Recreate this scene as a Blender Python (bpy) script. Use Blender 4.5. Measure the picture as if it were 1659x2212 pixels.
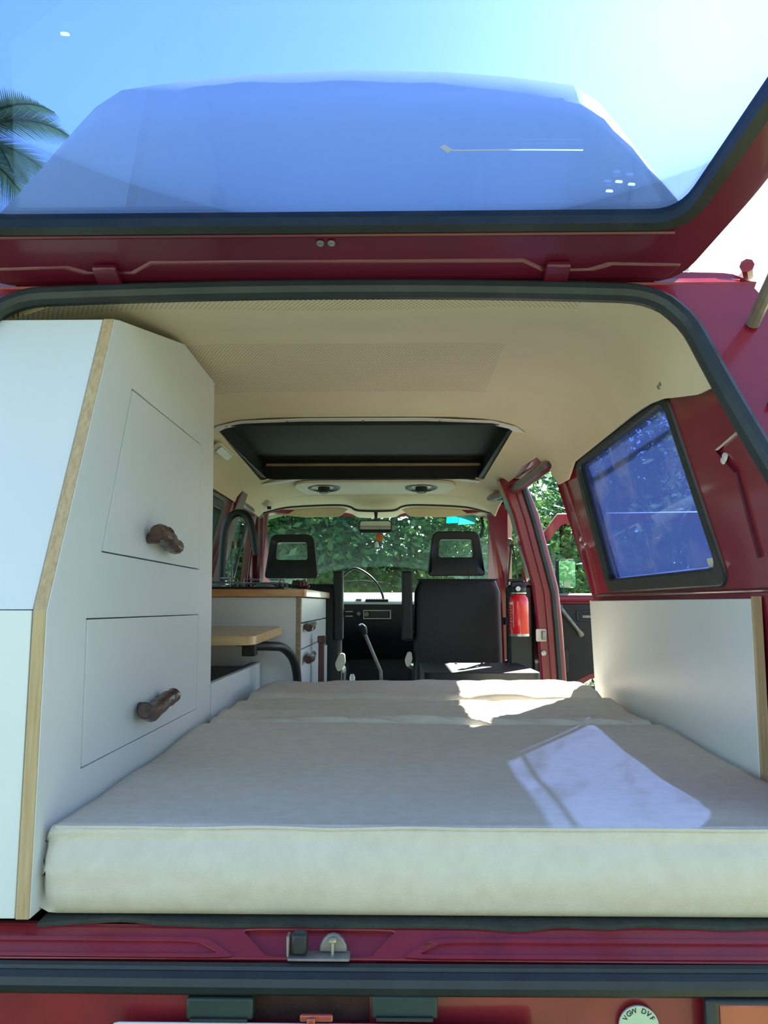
import bpy, bmesh, math, random
from mathutils import Vector, Matrix, geometry, noise
random.seed(7)
R = math.radians
V = Vector
for o in list(bpy.data.objects): bpy.data.objects.remove(o)
scene = bpy.context.scene
COL = scene.collection

# ---------------------------------------------------------------- camera
FPX = 1700.0
CAM = V((.11, -1.09, 1.22))
cd = bpy.data.cameras.new('camera')
cd.sensor_fit = 'VERTICAL'; cd.sensor_height = 24; cd.lens = FPX * 24 / 2212
cd.clip_start = .01; cd.clip_end = 500
cam = bpy.data.objects.new('camera', cd); COL.objects.link(cam)
cam.location = CAM; cam.rotation_euler = (R(96.61), 0, R(.96))
scene.camera = cam
ROT = cam.rotation_euler.to_matrix()

def P(px, py, ax, v):
    """pixel of the photograph -> point where its ray meets the plane ax = v"""
    d = ROT @ V(((px - 829.5) / FPX, (1106 - py) / FPX, -1))
    i = 'xyz'.index(ax)
    return CAM + d * ((v - CAM[i]) / d[i])

# ---------------------------------------------------------------- world, sun, exposure
SUN_EL, SUN_AZ = R(37.5), R(24)
w = bpy.data.worlds.new('world'); scene.world = w; w.use_nodes = True
nt = w.node_tree; bg = nt.nodes['Background']
sky = nt.nodes.new('ShaderNodeTexSky'); sky.sky_type = 'NISHITA'
sky.sun_disc = False; sky.sun_elevation = SUN_EL; sky.sun_rotation = SUN_AZ
sky.air_density = 1.0; sky.dust_density = .3; sky.ozone_density = 1.5
nt.links.new(sky.outputs[0], bg.inputs[0]); bg.inputs[1].default_value = .16
sl = bpy.data.lights.new('sun', 'SUN'); sl.energy = 9; sl.angle = R(.6); sl.color = (1, .95, .87)
so = bpy.data.objects.new('sun', sl); COL.objects.link(so)
sd = V((math.sin(SUN_AZ) * math.cos(SUN_EL), math.cos(SUN_AZ) * math.cos(SUN_EL), math.sin(SUN_EL)))
so.rotation_euler = sd.to_track_quat('Z', 'Y').to_euler(); so.location = (4, 8, 12)
scene.view_settings.view_transform = 'Standard'; scene.view_settings.look = 'None'
scene.view_settings.exposure = 1.62; scene.view_settings.gamma = 1
scene.view_settings.use_curve_mapping = False

# ---------------------------------------------------------------- materials
M = {}
def pm(name, c1, c2=None, scale=8, rough=.5, bump=0, bscale=None, metal=0, coat=0, stretch=None, detail=4, spec=.5, sheen=0):
    m = bpy.data.materials.new(name); m.use_nodes = True; t = m.node_tree; b = t.nodes['Principled BSDF']
    b.inputs['Roughness'].default_value = rough; b.inputs['Metallic'].default_value = metal
    b.inputs['Coat Weight'].default_value = coat; b.inputs['Specular IOR Level'].default_value = spec
    b.inputs['Coat Roughness'].default_value = .08
    c2 = c2 or tuple(x * .88 for x in c1)
    tc = t.nodes.new('ShaderNodeTexCoord'); mp = t.nodes.new('ShaderNodeMapping')
    t.links.new(tc.outputs['Object'], mp.inputs[0])
    if stretch: mp.inputs['Scale'].default_value = stretch
    n = t.nodes.new('ShaderNodeTexNoise'); n.inputs['Scale'].default_value = scale; n.inputs['Detail'].default_value = detail
    t.links.new(mp.outputs[0], n.inputs[0])
    r = t.nodes.new('ShaderNodeValToRGB'); r.color_ramp.elements[0].position = .3; r.color_ramp.elements[1].position = .7
    r.color_ramp.elements[0].color = (*c2, 1); r.color_ramp.elements[1].color = (*c1, 1)
    t.links.new(n.outputs[0], r.inputs[0]); t.links.new(r.outputs[0], b.inputs['Base Color'])
    if bump:
        n2 = t.nodes.new('ShaderNodeTexNoise'); n2.inputs['Scale'].default_value = bscale or scale * 6
        t.links.new(mp.outputs[0], n2.inputs[0])
        bn = t.nodes.new('ShaderNodeBump'); bn.inputs['Strength'].default_value = bump; bn.inputs['Distance'].default_value = .004
        t.links.new(n2.outputs[0], bn.inputs['Height']); t.links.new(bn.outputs[0], b.inputs['Normal'])
    M[name] = m; return m
def glass(name, tint, refl=1.0, rough=0.0, dirt_glare=0, film=None):
    m = bpy.data.materials.new(name); m.use_nodes = True; t = m.node_tree; t.nodes.clear()
    out = t.nodes.new('ShaderNodeOutputMaterial'); mx = t.nodes.new('ShaderNodeMixShader')
    tr = t.nodes.new('ShaderNodeBsdfTransparent'); gl = t.nodes.new('ShaderNodeBsdfGlossy')
    tr.inputs[0].default_value = (*tint, 1); gl.inputs['Roughness'].default_value = rough
    fr = t.nodes.new('ShaderNodeFresnel'); fr.inputs[0].default_value = 1.45
    mu = t.nodes.new('ShaderNodeMath'); mu.operation = 'MULTIPLY'; mu.inputs[1].default_value = refl
    t.links.new(fr.outputs[0], mu.inputs[0]); t.links.new(mu.outputs[0], mx.inputs[0])
    t.links.new(tr.outputs[0], mx.inputs[1]); t.links.new(gl.outputs[0], mx.inputs[2])
    last = mx.outputs[0]
    if dirt_glare:
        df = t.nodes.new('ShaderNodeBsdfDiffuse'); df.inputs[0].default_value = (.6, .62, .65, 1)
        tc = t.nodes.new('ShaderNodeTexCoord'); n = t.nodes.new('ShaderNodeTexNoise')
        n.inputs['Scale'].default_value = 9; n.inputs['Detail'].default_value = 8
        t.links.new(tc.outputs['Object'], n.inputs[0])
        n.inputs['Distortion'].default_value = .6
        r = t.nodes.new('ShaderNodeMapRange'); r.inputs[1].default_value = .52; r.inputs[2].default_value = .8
        r.inputs[3].default_value = dirt_glare * .3; r.inputs[4].default_value = dirt_glare * 2
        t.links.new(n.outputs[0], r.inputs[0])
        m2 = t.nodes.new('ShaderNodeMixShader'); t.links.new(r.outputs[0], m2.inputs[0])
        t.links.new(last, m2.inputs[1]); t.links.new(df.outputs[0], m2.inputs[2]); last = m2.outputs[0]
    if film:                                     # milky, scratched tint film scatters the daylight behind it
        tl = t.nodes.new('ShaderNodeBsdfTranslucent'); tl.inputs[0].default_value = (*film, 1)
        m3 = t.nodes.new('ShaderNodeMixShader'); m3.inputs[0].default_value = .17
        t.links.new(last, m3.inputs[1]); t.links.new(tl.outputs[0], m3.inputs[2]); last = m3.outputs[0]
    t.links.new(last, out.inputs[0]); M[name] = m; return m

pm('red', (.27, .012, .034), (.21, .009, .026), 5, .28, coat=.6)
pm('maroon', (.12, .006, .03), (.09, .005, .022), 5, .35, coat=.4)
pm('red_old', (.27, .016, .024), (.19, .010, .018), 14, .35, coat=.4)
pm('rubber', (.022, .03, .032), (.014, .02, .022), 20, .45, bump=.1, bscale=120)
pm('black_plastic', (.010, .012, .014), (.006, .008, .009), 12, .45, bump=.1, bscale=300)
pm('black_vinyl', (.008, .011, .013), (.005, .008, .009), 10, .45, bump=.25, bscale=260)
pm('black_board', (.005, .006, .009), (.003, .003, .006), 6, .6, bump=.1, bscale=150)
pm('white_board', (.74, .77, .76), (.70, .73, .72), 3, .38, bump=.03, bscale=200)
pm('cream_board', (.72, .69, .58), (.68, .65, .54), 3, .42, bump=.03, bscale=200)
pm('ply_edge', (.60, .44, .24), (.44, .30, .15), 6, .6, bump=.2, bscale=60, stretch=(30, 30, 1.5))
pm('canvas', (.70, .645, .54), (.64, .585, .48), 40, .9, bump=.35, bscale=700, spec=.2)
pm('headliner_plain', (.76, .66, .48), (.70, .60, .43), 3, .8, bump=.1, bscale=300, spec=.25)
pm('plastic_cream', (.70, .66, .55), (.66, .62, .5), 6, .45)
pm('white_plastic', (.78, .78, .76), None, 8, .35)
pm('wood', (.62, .33, .12), (.42, .16, .05), 5, .3, bump=.1, bscale=40, stretch=(1.2, 9, 9), coat=.4)
pm('wood_light', (.72, .50, .26), (.56, .34, .14), 5, .35, bump=.1, bscale=40, stretch=(1.2, 9, 9), coat=.3)
pm('wood_raw', (.42, .30, .20), (.26, .17, .11), 8, .6, stretch=(1.5, 14, 14))
pm('bark', (.10, .035, .022), (.035, .014, .011), 45, .42, bump=.7, bscale=90, coat=.35)
pm('brown_wood', (.11, .035, .03), (.06, .018, .016), 12, .4, stretch=(8, 8, 1))
pm('steel', (.50, .50, .48), (.34, .34, .33), 20, .35, metal=.9)
pm('steel_dull', (.33, .31, .28), (.22, .20, .18), 40, .5, metal=.6)
pm('chrome', (.75, .75, .75), None, 4, .12, metal=1)
pm('mirror', (.85, .87, .87), (.84, .86, .86), 2, .02, metal=1)
pm('ext_red', (.75, .018, .022), (.70, .014, .018), 4, .25, coat=.5)
pm('white_paint', (.80, .80, .78), None, 6, .4)
pm('roof_white', (.72, .72, .70), (.68, .68, .67), 3, .4)
pm('teal_strap', (.05, .32, .27), (.03, .24, .2), 20, .6)
pm('cyan_sticker', (.06, .62, .66), (.05, .56, .62), 6, .5)
pm('cyan_sticker_b', (.22, .72, .76), (.18, .66, .72), 6, .5)
pm('sticker_green', (.52, .66, .46), (.48, .62, .42), 6, .5)
pm('orange', (.62, .14, .04), (.5, .10, .03), 12, .5)
pm('orange_lens', (.45, .08, .04), (.38, .06, .03), 12, .15, coat=.8)
pm('plate_white', (.75, .77, .72), None, 8, .4)
pm('plate_blue', (.02, .16, .65), None, 8, .4)
pm('rust', (.09, .035, .02), (.03, .012, .01), 30, .8, bump=.3)
pm('teal_bracket', (.02, .045, .04), (.015, .032, .03), 20, .5)
pm('mat_dark', (.05, .06, .05), (.035, .042, .036), 40, .9, bump=.4, bscale=200)
pm('dark_shelf', (.03, .04, .042), (.022, .03, .032), 10, .5)
pm('dash_white', (.70, .71, .69), (.66, .67, .65), 6, .5)
pm('display', (.01, .016, .016), None, 4, .4)
pm('trunk', (.14, .10, .07), (.08, .055, .04), 9, .9, bump=.6)
pm('house_white', (.70, .70, .68), None, 4, .7)
pm('scratch', (.85, .86, .88), None, 4, .6)
pm('dark', (.006, .006, .007), None, 4, .7)
pm('lens_grey', (.50, .50, .44), (.45, .45, .39), 20, .3)
pm('grass_ground', (.22, .24, .12), (.13, .16, .07), 3, .95, bump=.6, bscale=30, detail=8)
glass('glass_tailgate', (.54, .68, .93), .6, dirt_glare=.02)
glass('glass_blue', (.26, .34, .60), .25, dirt_glare=.2, film=(.115, .18, .40))  # painted pale blotches stand in for bright reflections on this pane
glass('glass_clear', (.74, .86, .82), .35)
glass('glass_screen', (.74, .86, .82), .12)

def leaf_mat(name, a, b, c):
    m = bpy.data.materials.new(name); m.use_nodes = True; t = m.node_tree; t.nodes.clear()
    out = t.nodes.new('ShaderNodeOutputMaterial'); mx = t.nodes.new('ShaderNodeMixShader'); mx.inputs[0].default_value = .45
    d = t.nodes.new('ShaderNodeBsdfPrincipled'); d.inputs['Roughness'].default_value = .38; tr = t.nodes.new('ShaderNodeBsdfTranslucent')
    g = t.nodes.new('ShaderNodeNewGeometry'); r = t.nodes.new('ShaderNodeValToRGB')
    e = r.color_ramp.elements; e[0].color = (*a, 1); e[1].color = (*c, 1); k = e.new(.5); k.color = (*b, 1)
    t.links.new(g.outputs['Random Per Island'], r.inputs[0])
    t.links.new(r.outputs[0], d.inputs['Base Color']); t.links.new(r.outputs[0], tr.inputs[0])
    t.links.new(d.outputs[0], mx.inputs[1]); t.links.new(tr.outputs[0], mx.inputs[2]); t.links.new(mx.outputs[0], out.inputs[0])
    M[name] = m
leaf_mat('leaf_dark', (.03, .10, .045), (.06, .17, .07), (.14, .28, .10))
leaf_mat('leaf_mid', (.06, .16, .05), (.13, .27, .08), (.26, .40, .14))
leaf_mat('leaf_light', (.13, .24, .06), (.24, .38, .10), (.42, .52, .20))
leaf_mat('leaf_palm', (.03, .07, .04), (.05, .10, .05), (.09, .15, .07))
leaf_mat('grass_blade', (.10, .20, .03), (.20, .34, .06), (.34, .46, .12))

def sticker_glow(name):                          # thin vinyl lets the daylight behind it through
    t = M[name].node_tree; b = t.nodes['Principled BSDF']; src = b.inputs['Base Color'].links[0].from_socket
    tr = t.nodes.new('ShaderNodeBsdfTranslucent'); mx = t.nodes.new('ShaderNodeMixShader'); mx.inputs[0].default_value = .6
    t.links.new(src, tr.inputs[0]); t.links.new(b.outputs[0], mx.inputs[1]); t.links.new(tr.outputs[0], mx.inputs[2])
    t.links.new(mx.outputs[0], t.nodes['Material Output'].inputs[0])
sticker_glow('scratch'); sticker_glow('cyan_sticker'); sticker_glow('cyan_sticker_b')
def headliner_mat():
    m = pm('headliner', (.76, .66, .48), (.70, .60, .43), 3, .8, bump=.1, bscale=300, spec=.25)
    t = m.node_tree; b = t.nodes['Principled BSDF']; L = t.links
    src = b.inputs['Base Color'].links[0].from_socket
    tc = t.nodes.new('ShaderNodeTexCoord'); sp = t.nodes.new('ShaderNodeSeparateXYZ'); L.new(tc.outputs['Object'], sp.inputs[0])
    def mth(op, a, bv=None):
        n = t.nodes.new('ShaderNodeMath'); n.operation = op
        for i, x in enumerate((a, bv)):
            if x is None: continue
            if isinstance(x, (int, float)): n.inputs[i].default_value = x
            else: L.new(x, n.inputs[i])
        return n.outputs[0]
    pitch = 110
    X, Y = sp.outputs[0], sp.outputs[1]
    def cell(v, off=None):
        s = mth('MULTIPLY', v, pitch)
        if off is not None: s = mth('ADD', s, off)
        return mth('SUBTRACT', mth('FRACT', s), .5)
    row = mth('MULTIPLY', mth('FLOOR', mth('MULTIPLY', Y, pitch)), .5)
    cx, cy = cell(X, row), cell(Y)
    d2 = mth('ADD', mth('MULTIPLY', cx, cx), mth('MULTIPLY', cy, cy))
    dot = mth('LESS_THAN', d2, .035)
    # perforated only over the rear strip and the middle board
    z1 = mth('MULTIPLY', mth('LESS_THAN', Y, .31), mth('LESS_THAN', X, .44))
    z2 = mth('MULTIPLY', mth('MULTIPLY', mth('GREATER_THAN', Y, .66), mth('LESS_THAN', Y, 1.1)), mth('LESS_THAN', X, .36))
    z = mth('MAXIMUM', z1, z2)
    mask = mth('MULTIPLY', dot, z)
    mx = t.nodes.new('ShaderNodeMix'); mx.data_type = 'RGBA'; L.new(mask, mx.inputs[0]); L.new(src, mx.inputs[6])
    mx.inputs[7].default_value = (.16, .12, .08, 1); L.new(mx.outputs[2], b.inputs['Base Color'])
headliner_mat()

# ---------------------------------------------------------------- mesh helpers
def rpoly(pts, r, n=5):
    out = []; N = len(pts)
    for i in range(N):
        ri = r[i] if isinstance(r, (list, tuple)) else r
        a, b, c = V(pts[i - 1]), V(pts[i]), V(pts[(i + 1) % N])
        if ri <= 0: out.append((b.x, b.y)); continue
        u, v = (a - b), (c - b); lu, lv = u.length, v.length; u /= lu; v /= lv
        k = min(ri, lu * .48, lv * .48)
        p0, p1 = b + u * k, b + v * k
        for j in range(n + 1):
            s = j / n; q = p0 * (1 - s) ** 2 + b * 2 * s * (1 - s) + p1 * s * s
            out.append((q.x, q.y))
    return out
def inside(p, poly):
    x, y = p; c = False; j = len(poly) - 1
    for i in range(len(poly)):
        xi, yi = poly[i]; xj, yj = poly[j]
        if (yi > y) != (yj > y) and x < (xj - xi) * (y - yi) / (yj - yi) + xi: c = not c
        j = i
    return c
class G:
    def __init__(s): s.v = []; s.f = []
    def add(s, v, f):
        o = len(s.v); s.v += [V(p) for p in v]; s.f += [tuple(i + o for i in q) for q in f]; return s
    def box(s, a, b, m=None):
        a, b = V(a), V(b)
        v = [V((x, y, z)) for x in (a.x, b.x) for y in (a.y, b.y) for z in (a.z, b.z)]
        if m: v = [m @ p for p in v]
        return s.add(v, [(0, 1, 3, 2), (4, 6, 7, 5), (0, 4, 5, 1), (2, 3, 7, 6), (0, 2, 6, 4), (1, 5, 7, 3)])
    def prism(s, pts, vec):
        n = len(pts); vec = V(vec); v = [V(p) for p in pts] + [V(p) + vec for p in pts]
        return s.add(v, [tuple(range(n)), tuple(range(2 * n - 1, n - 1, -1))] + [(i, (i + 1) % n, n + (i + 1) % n, n + i) for i in range(n)])
    def loft(s, rings, closed=True, cap=True):
        n = len(rings[0]); v = [p for r in rings for p in r]; f = []
        for k in range(len(rings) - 1):
            for i in range(n if closed else n - 1):
                j = (i + 1) % n; f.append((k * n + i, k * n + j, (k + 1) * n + j, (k + 1) * n + i))
        if cap and closed: f.append(tuple(range(n))[::-1]); f.append(tuple((len(rings) - 1) * n + i for i in range(n)))
        return s.add(v, f)
    def tube(s, pts, r, n=10, closed=False, flat=None):
        pts = [V(p) for p in pts]; N = len(pts); rings = []; up = None
        for i in range(N):
            if closed: t = (pts[(i + 1) % N] - pts[i - 1])
            else: t = pts[min(i + 1, N - 1)] - pts[max(i - 1, 0)]
            t.normalize()
            if up is None:
                up = V((0, 0, 1)) if abs(t.z) < .9 else V((0, 1, 0))
            x = t.cross(up); x.normalize(); y = x.cross(t); up = y
            rr = r[i] if isinstance(r, (list, tuple)) else r
            fl = flat or 1
            rings.append([pts[i] + x * (rr * math.cos(2 * math.pi * k / n)) + y * (rr * fl * math.sin(2 * math.pi * k / n)) for k in range(n)])
        if closed: rings.append(rings[0])
        return s.loft(rings, True, not closed)
    def lathe(s, prof, o, axis=(0, 0, 1), n=20):
        axis = V(axis).normalized(); q = V((0, 0, 1)).rotation_difference(axis); o = V(o)
        return s.loft([[o + q @ V((r * math.cos(2 * math.pi * k / n), r * math.sin(2 * math.pi * k / n), h)) for k in range(n)] for r, h in prof])
    def sheet(s, outer, holes=(), mp=None, th=.01, step=.08):
        pts = [V(p) for p in outer]; E = [(i, (i + 1) % len(outer)) for i in range(len(outer))]
        for h in holes:
            o = len(pts); pts += [V(p) for p in h]; E += [(o + i, o + (i + 1) % len(h)) for i in range(len(h))]
        if step:
            xs = [p[0] for p in outer]; ys = [p[1] for p in outer]
            i = min(xs) + step * .5
            while i < max(xs):
                j = min(ys) + step * .5
                while j < max(ys):
                    if inside((i, j), outer) and not any(inside((i, j), h) for h in holes): pts.append(V((i, j)))
                    j += step
                i += step
        vo, _, fo, *_ = geometry.delaunay_2d_cdt(pts, E, [], 0, 1e-6)
        F = []
        for f in fo:
            c = sum((vo[i] for i in f), V((0, 0))) / len(f)
            if inside(c, outer) and not any(inside(c, h) for h in holes): F.append(tuple(f))
        a = []; b = []; e = 1e-3
        for p in vo:
            q = V(mp(p.x, p.y)); du = V(mp(p.x + e, p.y)) - V(mp(p.x - e, p.y)); dv = V(mp(p.x, p.y + e)) - V(mp(p.x, p.y - e))
            n = du.cross(dv).normalized(); a.append(q); b.append(q + n * th)
        N = len(vo); cnt = {}
        for f in F:
            for i in range(len(f)):
                k = (f[i], f[(i + 1) % len(f)]); kk = tuple(sorted(k)); cnt.setdefault(kk, []).append(k)
        ff = F + [tuple(i + N for i in f[::-1]) for f in F]
        for k, l in cnt.items():
            if len(l) == 1: x, y = l[0]; ff.append((y, x, x + N, y + N))
        return s.add(a + b, ff)
    def obj(s, name, mat, parent=None, smooth=35, bevel=0, seg=2, sub=0):
        off = V((0, 0, 0)); q = parent
        while q: off += q.location; q = q.parent
        me = bpy.data.meshes.new(name); me.from_pydata([tuple(p - off) for p in s.v], [], s.f)
        bm = bmesh.new(); bm.from_mesh(me); bmesh.ops.recalc_face_normals(bm, faces=bm.faces); bm.to_mesh(me); bm.free()
        me.materials.append(M[mat]); o = bpy.data.objects.new(name, me); COL.objects.link(o)
        if parent: o.parent = parent
        if smooth:
            me.shade_smooth(); me.set_sharp_from_angle(angle=R(smooth))
        if bevel:
            m = o.modifiers.new('bevel', 'BEVEL'); m.width = bevel; m.segments = seg; m.limit_method = 'ANGLE'; m.angle_limit = R(40)
        if sub:
            m = o.modifiers.new('sub', 'SUBSURF'); m.levels = sub; m.render_levels = sub
        return o
def tag(o, label, cat=None, group=None, kind=None):
    if label: o['label'] = label
    if cat: o['category'] = cat
    if group: o['group'] = group
    if kind: o['kind'] = kind
    return o
def thing(name, loc, label=None, cat=None, group=None, kind=None):
    o = bpy.data.objects.new(name, None); COL.objects.link(o); o.location = loc; o.empty_display_size = .05
    return tag(o, label, cat, group, kind)
def box(a, b): return G().box(a, b)
def circ(c, r, n=16, ax='y'):
    c = V(c); out = []
    for k in range(n):
        t = 2 * math.pi * k / n; u, v = r * math.cos(t), r * math.sin(t)
        out.append(c + {'x': V((0, u, v)), 'y': V((u, 0, v)), 'z': V((u, v, 0))}[ax])
    return out
def arc(pts, n=8):
    """Catmull-Rom through the points"""
    pts = [V(p) for p in pts]; q = [2 * pts[0] - pts[1]] + pts + [2 * pts[-1] - pts[-2]]; out = []
    for i in range(1, len(q) - 2):
        for k in range(n):
            t = k / n; a, b, c, d = q[i - 1:i + 3]
            out.append(.5 * ((2 * b) + (c - a) * t + (2 * a - 5 * b + 4 * c - d) * t * t + (3 * b - a - 3 * c + d) * t ** 3))
    return out + [pts[-1]]
def text_mesh(s, size, mat, name, parent, mw):
    c = bpy.data.curves.new(name, 'FONT'); c.body = s; c.size = size; c.extrude = .0003; c.align_x = 'CENTER'
    o = bpy.data.objects.new(name, c); COL.objects.link(o)
    dg = bpy.context.evaluated_depsgraph_get(); me = bpy.data.meshes.new_from_object(o.evaluated_get(dg))
    bpy.data.objects.remove(o); me.materials.clear(); me.materials.append(M[mat])
    me.transform(mw); off = parent.location.copy() if parent else V((0, 0, 0))
    me.transform(Matrix.Translation(-off))
    n = bpy.data.objects.new(name, me); COL.objects.link(n); n.parent = parent; return n

# ================================================================= THE VAN: shell
WX = [(.40, .80), (1.22, .76), (1.27, .755), (1.66, .66), (1.70, .647), (1.745, .625), (1.79, .59)]
def wx(z):
    for (a, x0), (b, x1) in zip(WX, WX[1:]):
        if z <= b: return x0 + (x1 - x0) * max(0, (z - a)) / (b - a) if z >= a else x0
    return WX[-1][1]
def wall(sign, d=0): return lambda y, z: (sign * (wx(z) + d), y, z)
def ry(z):                                     # slope of the van's back: upright to the waist, leaning forward above
    return 0 if z < 1.21 else (z - 1.21) * .40

gd = G().box((-40, -30, -.06), (40, 60, 0)).obj('ground', 'grass_ground'); tag(gd, None, kind='structure')
tag(G().box((-.84, .02, .40), (.84, 3.75, .50)).obj('floor', 'black_plastic'), None, kind='structure')

# right wall: red pressed metal with the window hole, ends at the sliding door opening
wy0 = .015
win_r = rpoly([(1.34, 1.255), (1.325, 1.665), (.50, 1.665), (.46, 1.255)], .045, 6)
outer_r = [(wy0, .50), (1.50, .50), (1.54, 1.23), (1.60, 1.735), (.22, 1.735), (.15, 1.55), (.015, 1.21)]
g = G().sheet(outer_r, [win_r], wall(1, 0), .055, .07)
wr = tag(g.obj('wall_right', 'red', bevel=.006), None, kind='structure')
# pressed seams and beads on the inner skin
def wallstrip(pts, w_, h, sign=1, d=.0):
    g = G()
    path = [V(wall(sign, d)(y, z)) for y, z in pts]
    return g.tube(path, w_, 8, flat=h)
wallstrip([(1.53, 1.243), (1.0, 1.243), (.12, 1.243)], .006, .8).obj('seam', 'maroon', wr)
wallstrip([(.30, 1.30), (.29, 1.45), (.34, 1.5), (.10, 1.53)], .007, .7).obj('seam', 'maroon', wr)
wallstrip([(1.47, 1.25), (1.46, 1.40), (1.50, 1.66)], .008, .7).obj('seam', 'red', wr)
for y, z, r in ((.32, 1.48, .012), (1.50, 1.43, .009), (1.46, 1.41, .006)):
    c = V(wall(1, -.002)(y, z)); G().lathe([(0, 0), (r, 0), (r * .8, .004), (0, .005)], c, (-1, 0, .25), 14).obj('plug', 'white_plastic', wr)
lp = [(1.525, 1.228), (.335, 1.228), (.345, .60), (1.44, .60)]
G().sheet(lp, [], lambda y, z: (.742, y, z), .012, .3).obj('lining_panel', 'white_board', wr, bevel=.002)['label'] = 'white board lining below the window'
G().box((.742, .325, .62), (.756, .336, 1.232)).obj('panel_edge', 'ply_edge', wr)
w1 = tag(G().sheet(rpoly([(1.345, 1.25), (1.33, 1.672), (.495, 1.672), (.455, 1.25)], .045, 6),
         [rpoly([(1.30, 1.29), (1.287, 1.632), (.525, 1.632), (.495, 1.29)], .03, 6)], wall(1, -.006), .035, .2).obj('window_1', 'rubber', bevel=.006), None, kind='structure')
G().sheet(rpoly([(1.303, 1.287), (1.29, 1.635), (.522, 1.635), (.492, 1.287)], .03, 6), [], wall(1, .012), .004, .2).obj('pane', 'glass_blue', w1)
G().sheet([(1.27, 1.295), (1.262, 1.63), (1.255, 1.63), (1.263, 1.295)], [], wall(1, .018), .012, 0).obj('slider_frame', 'black_plastic', w1)
G().sheet([(1.29, 1.588), (.51, 1.588), (.51, 1.593), (1.29, 1.593)], [], wall(1, .018), .008, 0).obj('slider_rail', 'black_plastic', w1)
G().sheet(rpoly([(.56, 1.292), (.56, 1.312), (.50, 1.312), (.497, 1.292)], .004, 3), [], wall(1, .009), .002, 0).obj('sticker', 'white_plastic', w1)

# rails and pillars round the sliding door opening
def wpath(pts, sign=1, d=0): return [V(wall(sign, d)(y, z)) for y, z in pts]
t1 = tag(G().tube(arc([P(1226, 984, 'x', .668), P(1186, 1004, 'x', .636), P(1145, 1034, 'x', .626), P(1100, 1062, 'x', .612), P(1056, 1077, 'x', .56)], 5), [.008, .012, .017, .02, .022]+[.023]*10+[.021]*5+[.012], 8).obj('trim_1', 'maroon'), None, kind='structure')
tag(G().tube([V((.655, y, 1.722)) for y in (1.56, 1.9, 2.34)], .018, 8).obj('trim_2', 'rubber'), None, kind='structure')
# B pillar on the right
def pillar(sign, y0, y1, z0, z1, d0, d1, lean=0, n=8):
    rings = []
    for k in range(n + 1):
        z = z0 + (z1 - z0) * k / n; l = lean * k / n
        a, b = sign * (wx(z) + d0), sign * (wx(z) + d1)
        rings.append([V((a, y0 + l, z)), V((b, y0 + l, z)), V((b, y1 + l, z)), V((a, y1 + l, z))])
    return G().loft(rings)
wb = tag(pillar(1, 2.30, 2.42, .50, 1.76, -.062, .05).obj('wall_front_right', 'red', bevel=.012, seg=3), None, kind='structure')
pillar(1, 2.285, 2.30, .50, 1.72, .008, .03).obj('seal', 'rubber', wb, bevel=.005)
pillar(1, 2.288, 2.30, .50, 1.73, -.02, -.012).obj('ridge', 'red', wb, bevel=.004)
c = P(1168, 1372, 'y', 2.296)
sp = G().sheet(rpoly([(-.022, -.026), (.022, -.026), (.022, .026), (-.022, .026)], .006, 3), [], lambda u, v: (c.x + u, 2.292 , c.z + v), .008, 0).obj('striker_plate', 'steel', wb)
G().box((c.x + .002, 2.27, c.z - .018), (c.x + .02, 2.292, c.z + .018)).box((c.x - .016, 2.288, c.z - .004), (c.x - .008, 2.292, c.z + .004)).obj('striker_catch', 'steel_dull', wb, bevel=.003)
c = P(1174, 1411, 'y', 2.296); G().lathe([(0, 0), (.011, 0), (.011, .006), (.005, .008), (0, .008)], c, (0, -1, 0), 12).obj('bolt', 'steel', wb)
# dark lining inside the pillar behind the extinguisher
G().box((.585, 2.34, .5), (.70, 2.40, 1.30)).obj('lining', 'black_plastic', wb, bevel=.015)

# rear frame of the van: closed round the tailgate opening
def rear(x, z): return (x, ry(z) - .012, z)
hole = rpoly([(-.745, .80), (.745, .80), (.725, 1.21), (.622, 1.55), (.578, 1.733), (-.578, 1.733), (-.622, 1.55), (-.725, 1.21)], [.05, .05, .1, .12, .11, .11, .12, .1], 8)
outr = rpoly([(-.90, .45), (.90, .45), (.91, 1.05), (.85, 1.25), (.745, 1.70), (.70, 1.785), (-.70, 1.785), (-.745, 1.70), (-.85, 1.25), (-.91, 1.05)], .03, 3)
# crowned top edge
def crown(pts, k): return [(x, z + (k * (1 - (x / .62) ** 2) if z > 1.70 and abs(x) < .62 else 0)) for x, z in pts]
def densify(p, m=.08):
    out = []
    for i in range(len(p)):
        a, b = V(p[i]), V(p[(i + 1) % len(p)]); n = max(1, int((b - a).length / m))
        out += [tuple(a.lerp(b, k / n)) for k in range(n)]
    return out
hole_c = crown(densify(hole), .018); outr_c = crown(densify(outr), .03)
fr_low = .72
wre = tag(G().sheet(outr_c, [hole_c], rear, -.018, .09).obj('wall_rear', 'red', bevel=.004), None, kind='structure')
seal_path = [V(rear(x, z)) + V((0, -.008, 0)) for x, z in hole_c if z > .9]
i0 = max(range(len(seal_path)), key=lambda i: (seal_path[i] - seal_path[i - 1]).length)
seal_path = seal_path[i0:] + seal_path[:i0]
tag(G().tube(seal_path, .017, 10).obj('trim_3', 'rubber'), None, kind='structure')

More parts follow.
